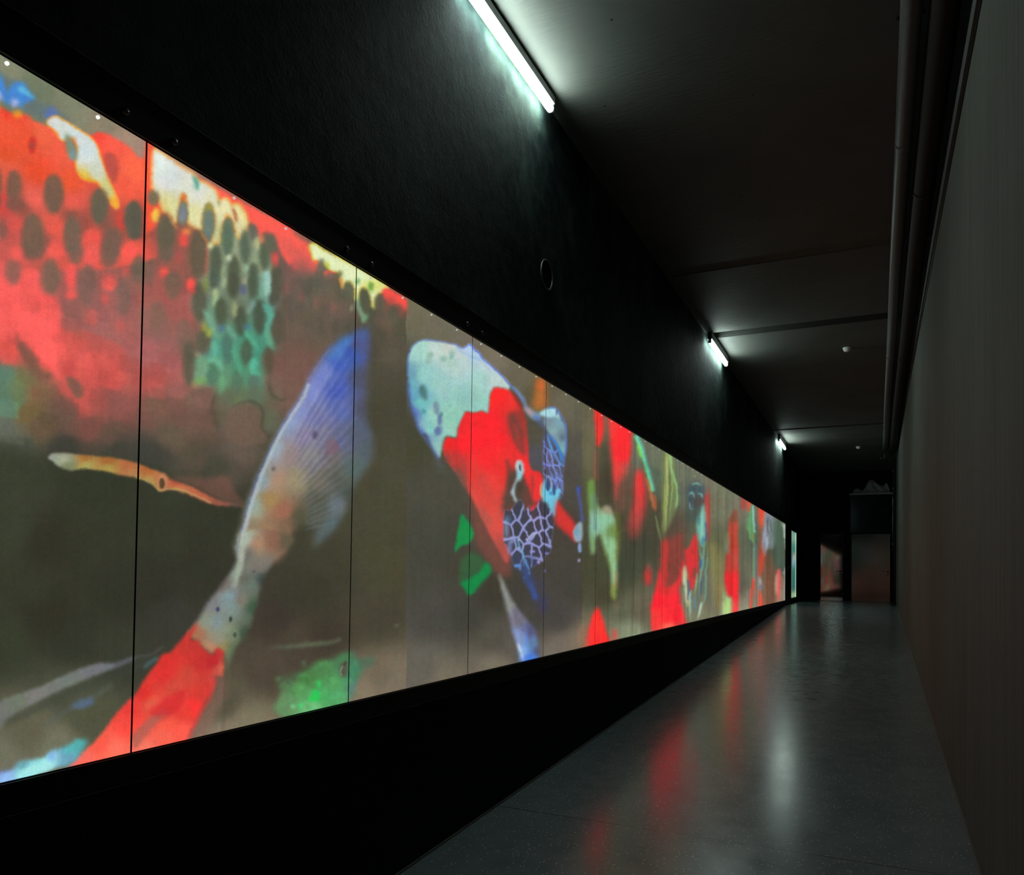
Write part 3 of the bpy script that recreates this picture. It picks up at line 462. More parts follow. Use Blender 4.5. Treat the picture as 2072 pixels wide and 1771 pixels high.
    P("30,900 100,850 200,1000 215,1300 170,1620 130,1760 90,1560", (130,124,76), 6, .75); S("170,1350 155,1550 140,1700",(165,120,60),20,3,.6); P("60,1250 100,1550 130,1740 40,1740 20,1500", (104,102,84), 5, .6)
    P("270,600 300,520 384,510 387,1760 300,1760 300,1545 255,1510 222,1350 235,985 268,950", None, 2, 1, fld=[(330,540,130,82,62),(330,650,180,72,58),(300,850,175,66,50),(250,1100,190,66,56),(340,1050,185,74,62),(300,1300,235,46,50),(350,1450,242,46,52),(350,1650,240,70,70)])
    P("232,980 240,820 268,700 268,940", (150,155,125), 3, .7); S("140,200 136,600 136,1000",(70,75,55),8,1,.5)
    P("205,1760 225,1440 245,1520 305,1530 300,1760", (198,232,152), 3, .95); S("255,1560 250,1700",(120,220,70),14,2,.7); P("180,1760 200,1380 225,1440 215,1760", (150,160,110), 4, .6)
    E(455,340,28,110,(212,72,62),3,.8); P("500,280 548,290 530,430 512,480 500,420", (242,82,58), 2, .9)
    P("540,420 572,385 595,700 585,845 545,800 495,660 500,540", (98,154,104), 3, .95); S("508,640 545,780 580,850",(140,190,90),10,1,.7)
    S("565,390 580,550 592,720",(176,230,205),14,1,.9); S("582,400 592,560 598,700",(60,90,180),8,1,.7); S("580,740 585,800",(160,90,60),14,1,.7); S("590,850 598,1000 592,1200 600,1330",(130,160,165),18,2,.8); S("578,900 575,1100 570,1290",(110,196,130),8,1,.8)
    P("525,1650 545,1430 568,1285 592,1290 598,1450 605,1560 590,1500 575,1400 550,1650", (226,76,64), 1, .9)
    P("640,350 742,400 712,600 690,760 690,900 722,990 690,1200 655,1270 640,1100 650,800", None, 3, .95, fld=[(690,440,240,72,52),(670,520,235,76,56),(660,700,150,90,72),(700,560,235,90,60),(670,1100,225,66,50),(690,960,200,70,52)])
    P("736,430 830,480 850,700 830,860 790,930 760,900 722,1000 700,950 685,850 700,700", (136,140,150), 3, .95, rim=((190,170,110),1,1))
    SS([("760,520 755,650 775,760",(60,70,75),18),("790,560 800,700 790,860",(70,95,90),16),("820,560 830,700 825,860",(90,150,130),10),("740,760 750,860 730,950",(190,200,220),18),("770,640 785,760",(190,195,205),8),("720,620 715,760 705,860",(160,165,185),16)],1,.8)
    P("722,1000 760,910 820,1050 860,1150 870,1250 850,1650 700,1680 690,1300 700,1120", (112,76,56), 6, .9); S("780,850 800,1050 820,1250",(70,110,85),14,2,.6); S("760,1250 765,1600",(140,95,80),12,2,.5); S("800,1300 805,1600",(95,70,55),10,2,.5)
    P("830,560 900,580 965,630 968,1150 900,1160 830,1100", (76,96,80), 6, .8); S("960,620 962,800",(200,215,190),14,1,.8); S("968,620 968,920",(215,235,225),6,1,.9); P("925,600 972,620 965,680", (170,180,170), 2, .7)
    P("640,1640 655,1400 672,1480 700,1640", (236,76,60), 2, .9); P("645,1260 668,1290 680,1330 690,1400 665,1430 650,1370", (172,176,180), 2, .9); E(672,1390,14,40,(66,66,110),2,.7)
    P("858,1400 862,1240 880,1165 905,1200 908,1350 895,1530 880,1560", (226,88,88), 2, .95); P("845,1400 850,1280 866,1230 862,1400 858,1500", (196,200,172), 2, .8)
    S("905,1250 930,1320 950,1400",(200,110,100),12,1,.7); E(950,1215,12,20,(170,180,180),2,.8); S("965,1150 966,1350 966,1600",(200,215,215),10,1,.8)
    # ---- grain: projector cells and organic wobble
    yy, xx = np.mgrid[0:CH, 0:CW]
    wx = vnoise(CW, CH, 9, 3)*0.9+vnoise(CW, CH, 30, 4)*1.2; wy = vnoise(CW, CH, 9, 5)*0.9+vnoise(CW, CH, 30, 6)*1.2
    k = np.clip((1775-xx)/1100, .22, 1); wx = wx*k; wy = wy*k
    CAN = CAN[np.clip((yy+wy).astype(int), 0, CH-1), np.clip((xx+wx).astype(int), 0, CW-1)]
    st = np.repeat(vnoise(CW, CH//38+2, 2.4, 21), 38, axis=0)[:CH]*.6+np.repeat(vnoise(CW, CH//90+2, 6, 22), 90, axis=0)[:CH]*.6
    st = blur(np.ascontiguousarray(np.pad(st, ((0,0),(0,0)))), 0)*np.clip((xx-1120)/160, .18, 1)*.10
    n = st+.035*vnoise(CW, CH, 2.2, 11)+.018*vnoise(CW, CH, 9, 12)+.022*vnoise(CW, CH, 40, 13)
    tint = 1+np.stack([n+.02*vnoise(CW, CH, 14, 14), n+.012*vnoise(CW, CH, 17, 15), n+.02*vnoise(CW, CH, 12, 16)], -1)
    CAN = np.clip(CAN*tint, 0, 1)

# ---------------------------------------------------------------- helpers
def link(name, me, mat=None, parent=None):
    o = bpy.data.objects.new(name, me); C.objects.link(o)
    if mat: me.materials.append(mat)
    if parent: o.parent = parent
    return o
def box(bm, x0, x1, y0, y1, z0, z1, bev=0):
    r = bmesh.ops.create_cube(bm, size=1)
    for v in r['verts']:
        v.co = Vector(((x0+x1)/2+v.co.x*(x1-x0), (y0+y1)/2+v.co.y*(y1-y0), (z0+z1)/2+v.co.z*(z1-z0)))
    if bev:
        es = list({e for v in r['verts'] for e in v.link_edges})
        bmesh.ops.bevel(bm, geom=es, offset=bev, segments=2, affect='EDGES', profile=.7)
def tube(bm, pts, r, seg=20, caps=True):
    rings = []
    for i, p in enumerate(pts):
        p = Vector(p); a = Vector(pts[max(i-1,0)]); b = Vector(pts[min(i+1,len(pts)-1)])
        d = (b-a).normalized(); s = d.cross(Vector((0,0,1)) if abs(d.z) < .9 else Vector((1,0,0))).normalized(); t = s.cross(d)
        rr = r[i] if isinstance(r, (list,tuple)) else r
        rings.append([bm.verts.new(p+(s*math.cos(k*2*math.pi/seg)+t*math.sin(k*2*math.pi/seg))*rr) for k in range(seg)])
    for A, B in zip(rings, rings[1:]):
        for k in range(seg): bm.faces.new((A[k], A[(k+1)%seg], B[(k+1)%seg], B[k]))
    if caps: bm.faces.new(rings[0]); bm.faces.new(rings[-1])
def prism(bm, prof, axis_pts):
    """sweep a closed profile (list of (x,z)) between two y positions given as (y, dz)"""
    rings = [[bm.verts.new((x, y, z+dz)) for x, z in prof] for y, dz in axis_pts]
    for A, B in zip(rings, rings[1:]):
        for k in range(len(prof)): bm.faces.new((A[k], A[(k+1)%len(prof)], B[(k+1)%len(prof)], B[k]))
    bm.faces.new(rings[0]); bm.faces.new(rings[-1])
def obj(name, bm, mat, parent=None, smooth=False, loc=None):
    bmesh.ops.recalc_face_normals(bm, faces=bm.faces)
    me = bpy.data.meshes.new(name); bm.to_mesh(me); bm.free()
    if smooth:
        for p in me.polygons: p.use_smooth = True
    o = link(name, me, mat, parent)
    if loc: o.location = loc
    return o
def B(): return bmesh.new()
def struct(o): o['kind'] = 'structure'; return o
def tag(o, label, cat, group=None):
    o['label'] = label; o['category'] = cat
    if group: o['group'] = group
    return o
def empty(name, loc, label, cat, group=None):
    o = bpy.data.objects.new(name, None); o.empty_display_size = .1; C.objects.link(o); o.location = loc
    return tag(o, label, cat, group)

# ---------------------------------------------------------------- materials
def mat(name):
    m = bpy.data.materials.new(name); m.use_nodes = True
    nt = m.node_tree; b = nt.nodes['Principled BSDF']; return m, nt, b
def N(nt, t, **kw):
    n = nt.nodes.new(t)
    for k, v in kw.items():
        if k in n.inputs: n.inputs[k].default_value = v
        else: setattr(n, k, v)
    return n
def coords(nt, scale=(1,1,1), space='Object'):
    tc = nt.nodes.new('ShaderNodeTexCoord'); mp = nt.nodes.new('ShaderNodeMapping'); mp.inputs['Scale'].default_value = scale
    nt.links.new(tc.outputs[space], mp.inputs[0]); return mp.outputs[0]
def noise(nt, vec, scale, detail=4, rough=.55):
    n = N(nt, 'ShaderNodeTexNoise', Scale=scale, Detail=detail, Roughness=rough); nt.links.new(vec, n.inputs['Vector']); return n.outputs['Fac']
def ramp(nt, fac, stops):
    r = nt.nodes.new('ShaderNodeValToRGB'); nt.links.new(fac, r.inputs[0]); e = r.color_ramp.elements
    while len(e) < len(stops): e.new(.5)
    for el, (p, c) in zip(e, stops): el.position = p; el.color = (*c, 1) if len(c) == 3 else c
    return r.outputs[0]
def mix(nt, fac, a, b, mode='MIX'):
    m = nt.nodes.new('ShaderNodeMix'); m.data_type = 'RGBA'; m.blend_type = mode
    for s, v in ((0, fac), (6, a), (7, b)):
        if hasattr(v, 'links'): nt.links.new(v, m.inputs[s])
        else: m.inputs[s].default_value = v if s == 0 else (*v, 1)
    return m.outputs[2]
def bump(nt, b, h, strength, dist=.01):
    n = N(nt, 'ShaderNodeBump', Strength=strength, Distance=dist); nt.links.new(h, n.inputs['Height']); nt.links.new(n.outputs[0], b.inputs['Normal'])
def plain(name, col, rough=.5, metal=0, var=.15, spec=.5, sc=30):
    m, nt, b = mat(name); v = coords(nt)
    f = noise(nt, v, sc)
    c = ramp(nt, f, [(.3, tuple(x*(1-var) for x in col)), (.7, tuple(x*(1+var) for x in col))])
    nt.links.new(c, b.inputs['Base Color']); b.inputs['Roughness'].default_value = rough; b.inputs['Metallic'].default_value = metal
    b.inputs['Specular IOR Level'].default_value = spec
    return m

def m_wall_dark():        # rough dark-painted plaster, upper left wall
    m, nt, b = mat('dark_plaster'); v = coords(nt)
    big = noise(nt, v, .9, 5, .6); fine = noise(nt, coords(nt), 55, 6, .7); med = noise(nt, v, 9, 5, .6)
    c = ramp(nt, big, [(.38, (.003,.007,.009)), (.5, (.012,.021,.020)), (.60, (.044,.066,.054))])
    c = mix(nt, .35, c, ramp(nt, med, [(.38,(.003,.006,.007)), (.62,(.032,.047,.040))]))
    nt.links.new(c, b.inputs['Base Color']); b.inputs['Roughness'].default_value = .85; b.inputs['Specular IOR Level'].default_value = .06
    h = nt.nodes.new('ShaderNodeMath'); h.operation = 'MULTIPLY_ADD'; h.inputs[1].default_value = .55
    nt.links.new(fine, h.inputs[0]); nt.links.new(med, h.inputs[2]); bump(nt, b, h.outputs[0], .8, .012)
    return m
def m_ceiling():
    m, nt, b = mat('black_painted_concrete'); v = coords(nt)
    big = noise(nt, v, 1.2, 5, .6); c = ramp(nt, big, [(.3, (.088,.093,.084)), (.7, (.120,.125,.112))])
    vo = N(nt, 'ShaderNodeTexVoronoi', Scale=3.2); nt.links.new(v, vo.inputs['Vector'])
    holes = ramp(nt, vo.outputs['Distance'], [(.0,(0,0,0)), (.030,(0,0,0)), (.036,(1,1,1))])
    c = mix(nt, 1, c, holes, 'MULTIPLY')
    nt.links.new(c, b.inputs['Base Color']); b.inputs['Roughness'].default_value = .7; b.inputs['Specular IOR Level'].default_value = .25
    bump(nt, b, noise(nt, coords(nt, (1,6,1)), 7, 5, .6), .35, .01)
    return m
def m_right():            # fair-faced grey wall with soft vertical streaks
    m, nt, b = mat('grey_board_wall')
    st = noise(nt, coords(nt, (1,9,.25)), 3.0, 6, .65); big = noise(nt, coords(nt), .7, 4, .5); fi = noise(nt, coords(nt, (1,30,1.2)), 9, 4, .6)
    c = ramp(nt, st, [(.36, (.066,.082,.073)), (.64, (.182,.178,.147))])
    c = mix(nt, .4, c, ramp(nt, big, [(.35,(.088,.092,.083)), (.65,(.155,.17,.155))])); c = mix(nt, .3, c, ramp(nt, fi, [(.35,(.08,.088,.078)), (.65,(.17,.182,.162))]))
    nt.links.new(c, b.inputs['Base Color']); b.inputs['Roughness'].default_value = .8; b.inputs['Specular IOR Level'].default_value = .2
    bump(nt, b, fi, .25, .004)
    return m
def m_floor():
    m, nt, b = mat('polished_concrete'); v = coords(nt)
    big = noise(nt, v, 1.3, 6, .6); med = noise(nt, v, 7, 5, .6)
    c = ramp(nt, big, [(.3, (.150,.195,.205)), (.7, (.215,.262,.27))])
    c = mix(nt, .35, c, ramp(nt, med, [(.3,(.13,.17,.18)), (.7,(.25,.295,.295))]))
    vo = N(nt, 'ShaderNodeTexVoronoi', Scale=46); nt.links.new(v, vo.inputs['Vector'])
    sp = ramp(nt, vo.outputs['Distance'], [(.0,(1,1,1)), (.13,(1,1,1)), (.18,(0,0,0))])
    pick = ramp(nt, vo.outputs['Color'], [(.42,(0,0,0)), (.50,(1,1,1))])
    k = mix(nt, 1, sp, pick, 'MULTIPLY')
    c = mix(nt, k, c, (1.0,1.0,.95))
    sx = nt.nodes.new('ShaderNodeSeparateXYZ'); nt.links.new(v, sx.inputs[0])
    wob = N(nt, 'ShaderNodeMath', operation='MULTIPLY_ADD'); wob.inputs[1].default_value = .02; nt.links.new(med, wob.inputs[0]); nt.links.new(sx.outputs['Y'], wob.inputs[2])
    cut = N(nt, 'ShaderNodeMath', operation='COMPARE'); cut.inputs[1].default_value = 4.535; cut.inputs[2].default_value = .0035; nt.links.new(wob.outputs[0], cut.inputs[0])
    c = mix(nt, cut.outputs[0], c, (.05,.06,.06))
    nt.links.new(c, b.inputs['Base Color'])
    r = ramp(nt, med, [(.3,(.175,)*3), (.7,(.26,)*3)]); nt.links.new(r, b.inputs['Roughness']); b.inputs['Specular IOR Level'].default_value = .85
    bump(nt, b, noise(nt, coords(nt, (1,2.2,1)), 9, 6, .65), .09, .006)
    return m
def m_screen():
    m, nt, b = mat('projection_glass')
    at = nt.nodes.new('ShaderNodeAttribute'); at.attribute_name = 'picture'
    wv = noise(nt, coords(nt, (1,260,900)), 1.0, 2, .5)
    k = ramp(nt, wv, [(.3,(.90,.90,.90)), (.7,(1.10,1.10,1.10))])
    c = mix(nt, 1, at.outputs['Color'], k, 'MULTIPLY')
    nt.links.new(c, b.inputs['Emission Color']); b.inputs['Emission Strength'].default_value = SCREEN
    b.inputs['Base Color'].default_value = (.01,.01,.01,1); b.inputs['Roughness'].default_value = .6; b.inputs['Specular IOR Level'].default_value = .15
    m.cycles.emission_sampling = 'FRONT'
    return m
def m_emit(name, col, s):
    m, nt, b = mat(name); b.inputs['Emission Color'].default_value = (*col, 1); b.inputs['Emission Strength'].default_value = s; b.inputs['Base Color'].default_value = (.8,.8,.8,1)
    return m

DARKP = m_wall_dark(); CEIL = m_ceiling(); RIGHT = m_right(); FLOOR = m_floor(); SCR = m_screen()
BLACK = plain('black_coated_metal', (.008,.008,.009), .5, 0, .3, .25)
PLINTH = plain('black_board', (.008,.011,.020), .75, 0, .2, .12)
GLINT = m_emit('stud_glint', (1,1,1), 1.3); GLINT2 = m_emit('stud_glint_dim', (.9,.92,.88), .45)  # bright glints on the studs, put in as emission
STEEL = plain('brushed_steel', (.55,.55,.56), .25, 1, .1)
EDGE = plain('grey_edge_metal', (.10,.10,.10), .45, .6, .2)
PIPE = plain('grey_painted_pipe', (.10,.10,.105), .5, 0, .15, .4)
DUCT = plain('dark_brown_duct', (.020,.017,.015), .7, 0, .2, .2)
GLOSS = plain('gloss_black_door', (.26,.28,.28), .05, 1, .1, .5, 3)
GLOSS2 = plain('satin_black_door', (.085,.093,.093), .16, 1, .1, .5, 3)
TRANS = plain('smoked_glass', (.035,.045,.05), .12, 1, .3, .5, 2)
DOORB = plain('satin_black_paint', (.006,.006,.007), .35, 0, .2, .4)
MATTE = plain('matte_black_wall', (.006,.006,.007), .7, 0, .2, .1)
WHITE = plain('white_plastic', (.75,.75,.74), .4)
GREYP = plain('grey_fixture_body', (.30,.32,.31), .5)
TUBE = m_emit('tube_glow', (.80, 1.0, .93), LAMP)
SEAL = plain('floor_edge_seal', (.16,.155,.14), .6)

# ---------------------------------------------------------------- dimensions (metres; y runs along the corridor)
XL, XR = -2.2, .476
RS = .0432229                          # slope of the ramp
YL = 21.9                              # the ramp ends, the landing begins
def fz(y): return RS*min(y, YL)        # floor height
Z0 = EYE
ZB, ZT = Z0-.599, Z0+1.4165            # screen bottom and top
YA, YE = -3.0, 27.1
ZC = Z0+3.43                            # ceiling
P0, PW = 1.792, 1.1525                 # first seam and pane width
YS = 21.70                             # end of the glass wall

# ---------------------------------------------------------------- setting
bm = B(); n = 26
vs = [[bm.verts.new((x, y, z)) for x in (XL-.02, XR+.02)] for y, z in ((YA, fz(YA)), (YL, fz(YL)), (YE+.05, fz(YL)))]
for a, b_ in zip(vs, vs[1:]): bm.faces.new((a[0], a[1], b_[1], b_[0]))
r = bmesh.ops.extrude_face_region(bm, geom=bm.faces[:])
for v in r['geom']:
    if isinstance(v, bmesh.types.BMVert): v.co.z -= .2
struct(obj('floor', bm, FLOOR))
def ceil_slab(y0, y1, z=ZC, h=.4, x1=1.15):
    bm = B(); box(bm, XL-.1, x1, y0, y1, z, z+h); return struct(obj('ceiling', bm, CEIL))
ceil_slab(YA, 8.79, ZC+.010); ceil_slab(8.79, 11.05); ceil_slab(11.05, 11.32, ZC+.34, .1); ceil_slab(11.32, 18.95, ZC); ceil_slab(18.95, YE+.1, ZC-.015)
bm = B(); box(bm, XL-.3, XL, YA, YE, Z0+1.56, ZC+.44); struct(obj('wall_left', bm, DARKP))
# black board below the glass, and the returns past its end
bm = B(); prism(bm, [(XL-.3, 0), (XL, 0), (XL, 1), (XL-.3, 1)], [(YA, 0), (YE, 0)])
for v in bm.verts: v.co.z = Z0-.698 if v.co.z > .5 else (fz(v.co.y)-.05)
struct(obj('baseboard_left', bm, PLINTH))
bm = B(); prism(bm, [(XR, 0), (XR+.25, 0), (XR+.25, 1), (XR, 1)], [(YA, 0), (24.4, 0)])
def rtop(y): return Z0+2.972+.0268*(y-4.56)
for v in bm.verts: v.co.z = rtop(v.co.y) if v.co.z > .5 else -.2
struct(obj('wall_right', bm, RIGHT))
bm = B(); box(bm, XR+.30, XR+.6, YA, YE, -.2, ZC+.3); struct(obj('wall_right', bm, MATTE))
bm = B(); box(bm, XL-.3, 1.2, YA-.2, YA, -.4, ZC+.4); struct(obj('wall_back', bm, MATTE))
bm = B(); box(bm, XL-.3, 1.2, YE, YE+.2, -.2, ZC+.4); struct(obj('wall_end', bm, MATTE))
# backing behind the glass wall so nothing shows through the seams
bm = B(); box(bm, XL-.36, XL-.08, YA, YE, Z0-.72, Z0+1.57); struct(obj('wall_left', bm, MATTE))
# wall pieces round the side door and the end window
bm = B()
for y0, y1, z0, z1 in ((YS+.012, 21.93, Z0-.70, Z0+1.56), (21.93, 23.12, Z0+1.36, Z0+1.56), (23.12, 23.235, Z0-.70, Z0+1.56), (23.235, 24.76, Z0+1.335, Z0+1.56), (23.235, 24.76, Z0-.70, Z0-.575), (24.76, YE, Z0-.70, Z0+1.56)):
    box(bm, XL-.078, XL, y0, y1, z0, z1)
struct(obj('wall_left', bm, MATTE))
# fascia above the glass and sill rail below it
bm = B(); box(bm, XL-.075, XL+.012, YA, YS+.01, ZT+.004, Z0+1.556, .003); struct(obj('trim_1', bm, BLACK))
bm = B(); box(bm, XL-.002, XL+.014, YA, YS+.01, Z0+1.556, Z0+1.5605); struct(obj('trim_2', bm, EDGE))
bm = B(); box(bm, XL-.075, XL+.010, YA, YS+.01, Z0-.690, ZB-.004, .003); struct(obj('trim_3', bm, BLACK))
bm = B(); box(bm, XL-.04, XL+.012, YA, 5.2, Z0-.6965, Z0-.6935); struct(obj('trim_4', bm, EDGE))
# sealed floor edges
for nm, x0, x1, y1 in (('baseboard_left', XL, XL+.007, YL), ('baseboard_right', XR-.010, XR, 24.35)):
    bm = B(); prism(bm, [(x0, -.01), (x1, -.01), (x1, .012), (x0, .012)], [(YA, fz(YA)), (min(y1, YL), fz(YL))]+([(y1, fz(YL))] if y1 > YL else []))
    struct(obj(nm, bm, SEAL))
# black lining strip along the head of the right wall, ledge profile beside it
bm = B(); prism(bm, [(XR-.006, -.040), (XR+.012, -.040), (XR+.012, .006), (XR-.006, .006)], [(YA, rtop(YA)), (24.3, rtop(24.3))])
struct(obj('trim_5', bm, BLACK))
bm = B(); prism(bm, [(XR-.002, .055), (XR+.29, .055), (XR+.29, .085), (XR-.004, .17), (XR-.012, .17), (XR-.012, .055)], [(YA, rtop(YA)), (22.5, rtop(22.5))])
struct(obj('trim_6', bm, plain('ledge_grey', (.11,.12,.115), .6)))

# ---------------------------------------------------------------- glass wall panels carrying the picture
draw_picture()
LIN = np.where(CAN <= .04045, CAN/12.92, ((CAN+.055)/1.055)**2.4).astype(np.float32)
FWn, RTn, UPn = np.array(fw), np.array(rt), np.array(up)
def picture_at(y, z):
    """colour of the picture at wall position (y, z); the part before y=1.33 mirrors what follows"""
    yy = np.where(y < 1.335, 2.67-y, y)
    X = np.stack([np.full_like(yy, XL), yy, z-Z0], -1); d = X@FWn
    px = 1036+FPX*(X@RTn)/d; py = PY-FPX*(X@UPn)/d-CY0
    px = np.clip(px, 0, CW-1.001); py = np.clip(py, 0, CH-1.001)
    ix = px.astype(int); iy = py.astype(int); tx = (px-ix)[...,None]; ty = (py-iy)[...,None]
    ix1 = np.minimum(ix+1, CW-1); iy1 = np.minimum(iy+1, CH-1)
    return (LIN[iy,ix]*(1-tx)+LIN[iy,ix1]*tx)*(1-ty)+(LIN[iy1,ix]*(1-tx)+LIN[iy1,ix1]*tx)*ty
def proj_x(y):
    X = np.array([XL, y, 0.]); return 1036+FPX*(X@RTn)/(X@FWn)
def panel_mesh(name, y0, y1, z0, z1, fine=1.6, colour=None):
    if y0 < .5: nc, nr = 60, 110
    elif y0 < 1: nc, nr = 330, 1000
    else:
        a = proj_x(y1)-proj_x(y0); hgt = (z1-z0)*FPX/(np.array([XL, (y0+y1)/2, 0.])@FWn)
        nc = int(max(10, a/fine)); nr = int(max(60, hgt/fine))
    ys = np.linspace(y0, y1, nc+1); zs = np.linspace(z0, z1, nr+1)
    Y, Z = np.meshgrid(ys, zs); V = np.stack([np.full_like(Y, XL), Y, Z], -1).reshape(-1, 3)
    i = np.arange(nr)[:,None]*(nc+1)+np.arange(nc)[None]
    Q = np.stack([i, i+1, i+nc+2, i+nc+1], -1).reshape(-1, 4)
    nv = len(V); t = .012
    bk = np.array([[XL-t,y0,z0],[XL-t,y1,z0],[XL-t,y1,z1],[XL-t,y0,z1]])
    c = [0, nc, nr*(nc+1)+nc, nr*(nc+1)]
    side = []
    loops = [list(range(0, nc+1)), [k*(nc+1)+nc for k in range(nr+1)], [nr*(nc+1)+k for k in range(nc, -1, -1)], [k*(nc+1) for k in range(nr, -1, -1)]]
    faces_n = [[nv+k, nv+(k+1)%4]+loops[k][::-1] for k in range(4)]+[[nv+3, nv+2, nv+1, nv]]
    V = np.vstack([V, bk])
    li = np.concatenate([Q.ravel(), np.concatenate([np.array(f) for f in faces_n])]).astype(np.int32)
    lt = np.concatenate([np.full(len(Q), 4), [len(f) for f in faces_n]]).astype(np.int32)
    ls = np.concatenate([[0], np.cumsum(lt)[:-1]]).astype(np.int32)
    me = bpy.data.meshes.new(name)
    me.vertices.add(len(V)); me.vertices.foreach_set('co', V.astype(np.float32).ravel())
    me.loops.add(len(li)); me.loops.foreach_set('vertex_index', li)
    me.polygons.add(len(lt)); me.polygons.foreach_set('loop_start', ls)
    try: me.polygons.foreach_set('loop_total', lt)
    except Exception: pass
    me.update(calc_edges=True)
    col = np.ones((len(V), 4), np.float32)
    if colour is None: col[:nv,:3] = picture_at(Y, Z).reshape(-1, 3)
    else: col[:nv,:3] = colour(Y, Z).reshape(-1, 3)
    col[nv:,:3] = 0
    at = me.color_attributes.new('picture', 'FLOAT_COLOR', 'POINT'); at.data.foreach_set('color', col.ravel())
    mi = np.zeros(len(lt), np.int32); mi[len(Q):] = 1
    me.materials.append(SCR); me.materials.append(BLACK); me.polygons.foreach_set('material_index', mi)
    return me
shows = ['', 'mirrored red scales, unseen past the left edge, added for light', 'the huge red flank and pale barbel tip, at the left edge', 'white-flecked scales, green lattice and most of the blue tail fin',
  'the mint koi head, next to the blue fin pane', 'the red back and white shoulder of the mint-headed koi',
  'the blue dorsal fin and a short slanting red stripe', 'the pale green fork beside hanging red streaks',
  'the slanting rainbow line and a red blob', 'the yellow-green fan above bright red', 'blue round scales above a red cheek and teal streaks',
  'plain olive water and a tan wedge', 'the tall dark red bar with yellow foot', 'olive water right of the tall red bar',
  'the narrow green leaf with cyan edge', 'the red-orange band right of the green leaf', 'the pale mottled fish above brown water', 'dark green water right of the pale mottled fish',
  'the thin pink upright sliver near the far end', 'dim green water, the last full-width pane', 'the narrow last strip before the side door']
k = -2; idx = 0
seams = []
y = P0+PW*k
edges = [P0+PW*j for j in range(-2, 18)]+[YS]  # the first pane lies out of view, added for its light
stud_bm = B(); tube(stud_bm, [(0,0,0),(.006,0,0),(.009,0,0)], [.0052,.0050,.003], 14)
bmesh.ops.recalc_face_normals(stud_bm, faces=stud_bm.faces); stud_me = bpy.data.meshes.new('stud'); stud_bm.to_mesh(stud_me); stud_bm.free(); stud_me.materials.append(GLINT2); stud_hi = stud_me.copy(); stud_hi.materials.clear(); stud_hi.materials.append(GLINT)
for i, (a, b_) in enumerate(zip(edges, edges[1:])):
    g = .0035
    me = panel_mesh('glass_panel', a+g, b_-g, ZB, ZT)
    o = link('glass_panel', me)
    tag(o, 'backlit glass pane showing '+shows[i+1], 'glass panel', 'glass panes of the projection wall')
    if i >= 2 and b_-a > .8 and i < 10:
        for j in range(4):
            s = bpy.data.objects.new('stud', stud_me); C.objects.link(s); s.parent = o
            s.location = (XL, a+.103+.2835*j, Z0+1.4015)
    elif i == 1:
        for yy in (1.331, 1.611):
            s = bpy.data.objects.new('stud', stud_hi); C.objects.link(s); s.parent = o; s.location = (XL, yy, Z0+1.4015)
def teal(Y, Z):
    t = (Y-23.24)/1.5; h = (Z-(Z0-.57))/1.9
    base = np.stack([.03+.02*h, .12+.10*h, .10+.06*h], -1)
    base += (np.exp(-((t-.93)/.07)**2)*.55)[...,None]*np.array([.75,1,.85])+(np.exp(-((t-.06)/.06)**2)*.25)[...,None]*np.array([.8,1,.8])
    base += (np.exp(-(((t-.6)/.2)**2+((h-.62)/.06)**2))*.4)[...,None]*np.array([1,.3,.2])+(np.exp(-(((t-.45)/.3)**2+((h-.54)/.08)**2))*.3)[...,None]*np.array([.5,.6,1])
    base += (np.exp(-((h-.03)/.06)**2)*.3)[...,None]*np.array([.8,1,.4])+(np.exp(-((h-.92)/.10)**2)*.15)[...,None]*np.array([1,1,.8])
    return base
me = panel_mesh('window_1', 23.24, 24.755, Z0-.573, Z0+1.333, 1.0, teal); o = link('window_1', me); struct(o)
bm = B()
for y0, y1, z0, z1 in ((23.225,23.245,Z0-.60,Z0+1.36),(24.75,24.77,Z0-.60,Z0+1.36),(23.245,24.75,Z0-.60,Z0-.575),(23.245,24.75,Z0+1.335,Z0+1.36)): box(bm, XL+.001, XL+.012, y0, y1, z0, z1)
obj('window_frame', bm, EDGE, o)
# glazing bolts on the fascia
def bolt(y, label):
    bm = B(); tube(bm, [(0,0,0),(.008,0,0),(.012,0,0)], [.013,.012,.007], 20); box(bm, .0118, .0135, -.007, .007, -.0012, .0012)
    o = obj('cap_bolt', bm, plain('dull_bolt', (.09,.09,.095), .3, .8), None, True, (XL+.012, y, Z0+1.464)); tag(o, label, 'bolt', 'black cap bolts on the fascia')
for y, lab in ((1.697, 'small dull bolt head on the black fascia, left of the first seam'), (1.889, 'small dull bolt head on the black fascia, right of the first seam'),
               (2.85, 'small dull bolt head on the black fascia, left of the second seam'), (3.04, 'small dull bolt head on the black fascia, right of the second seam'),
               (4.0, 'small dull bolt head on the black fascia, left of the third seam'), (4.19, 'small dull bolt head on the black fascia, right of the third seam')): bolt(y, lab)

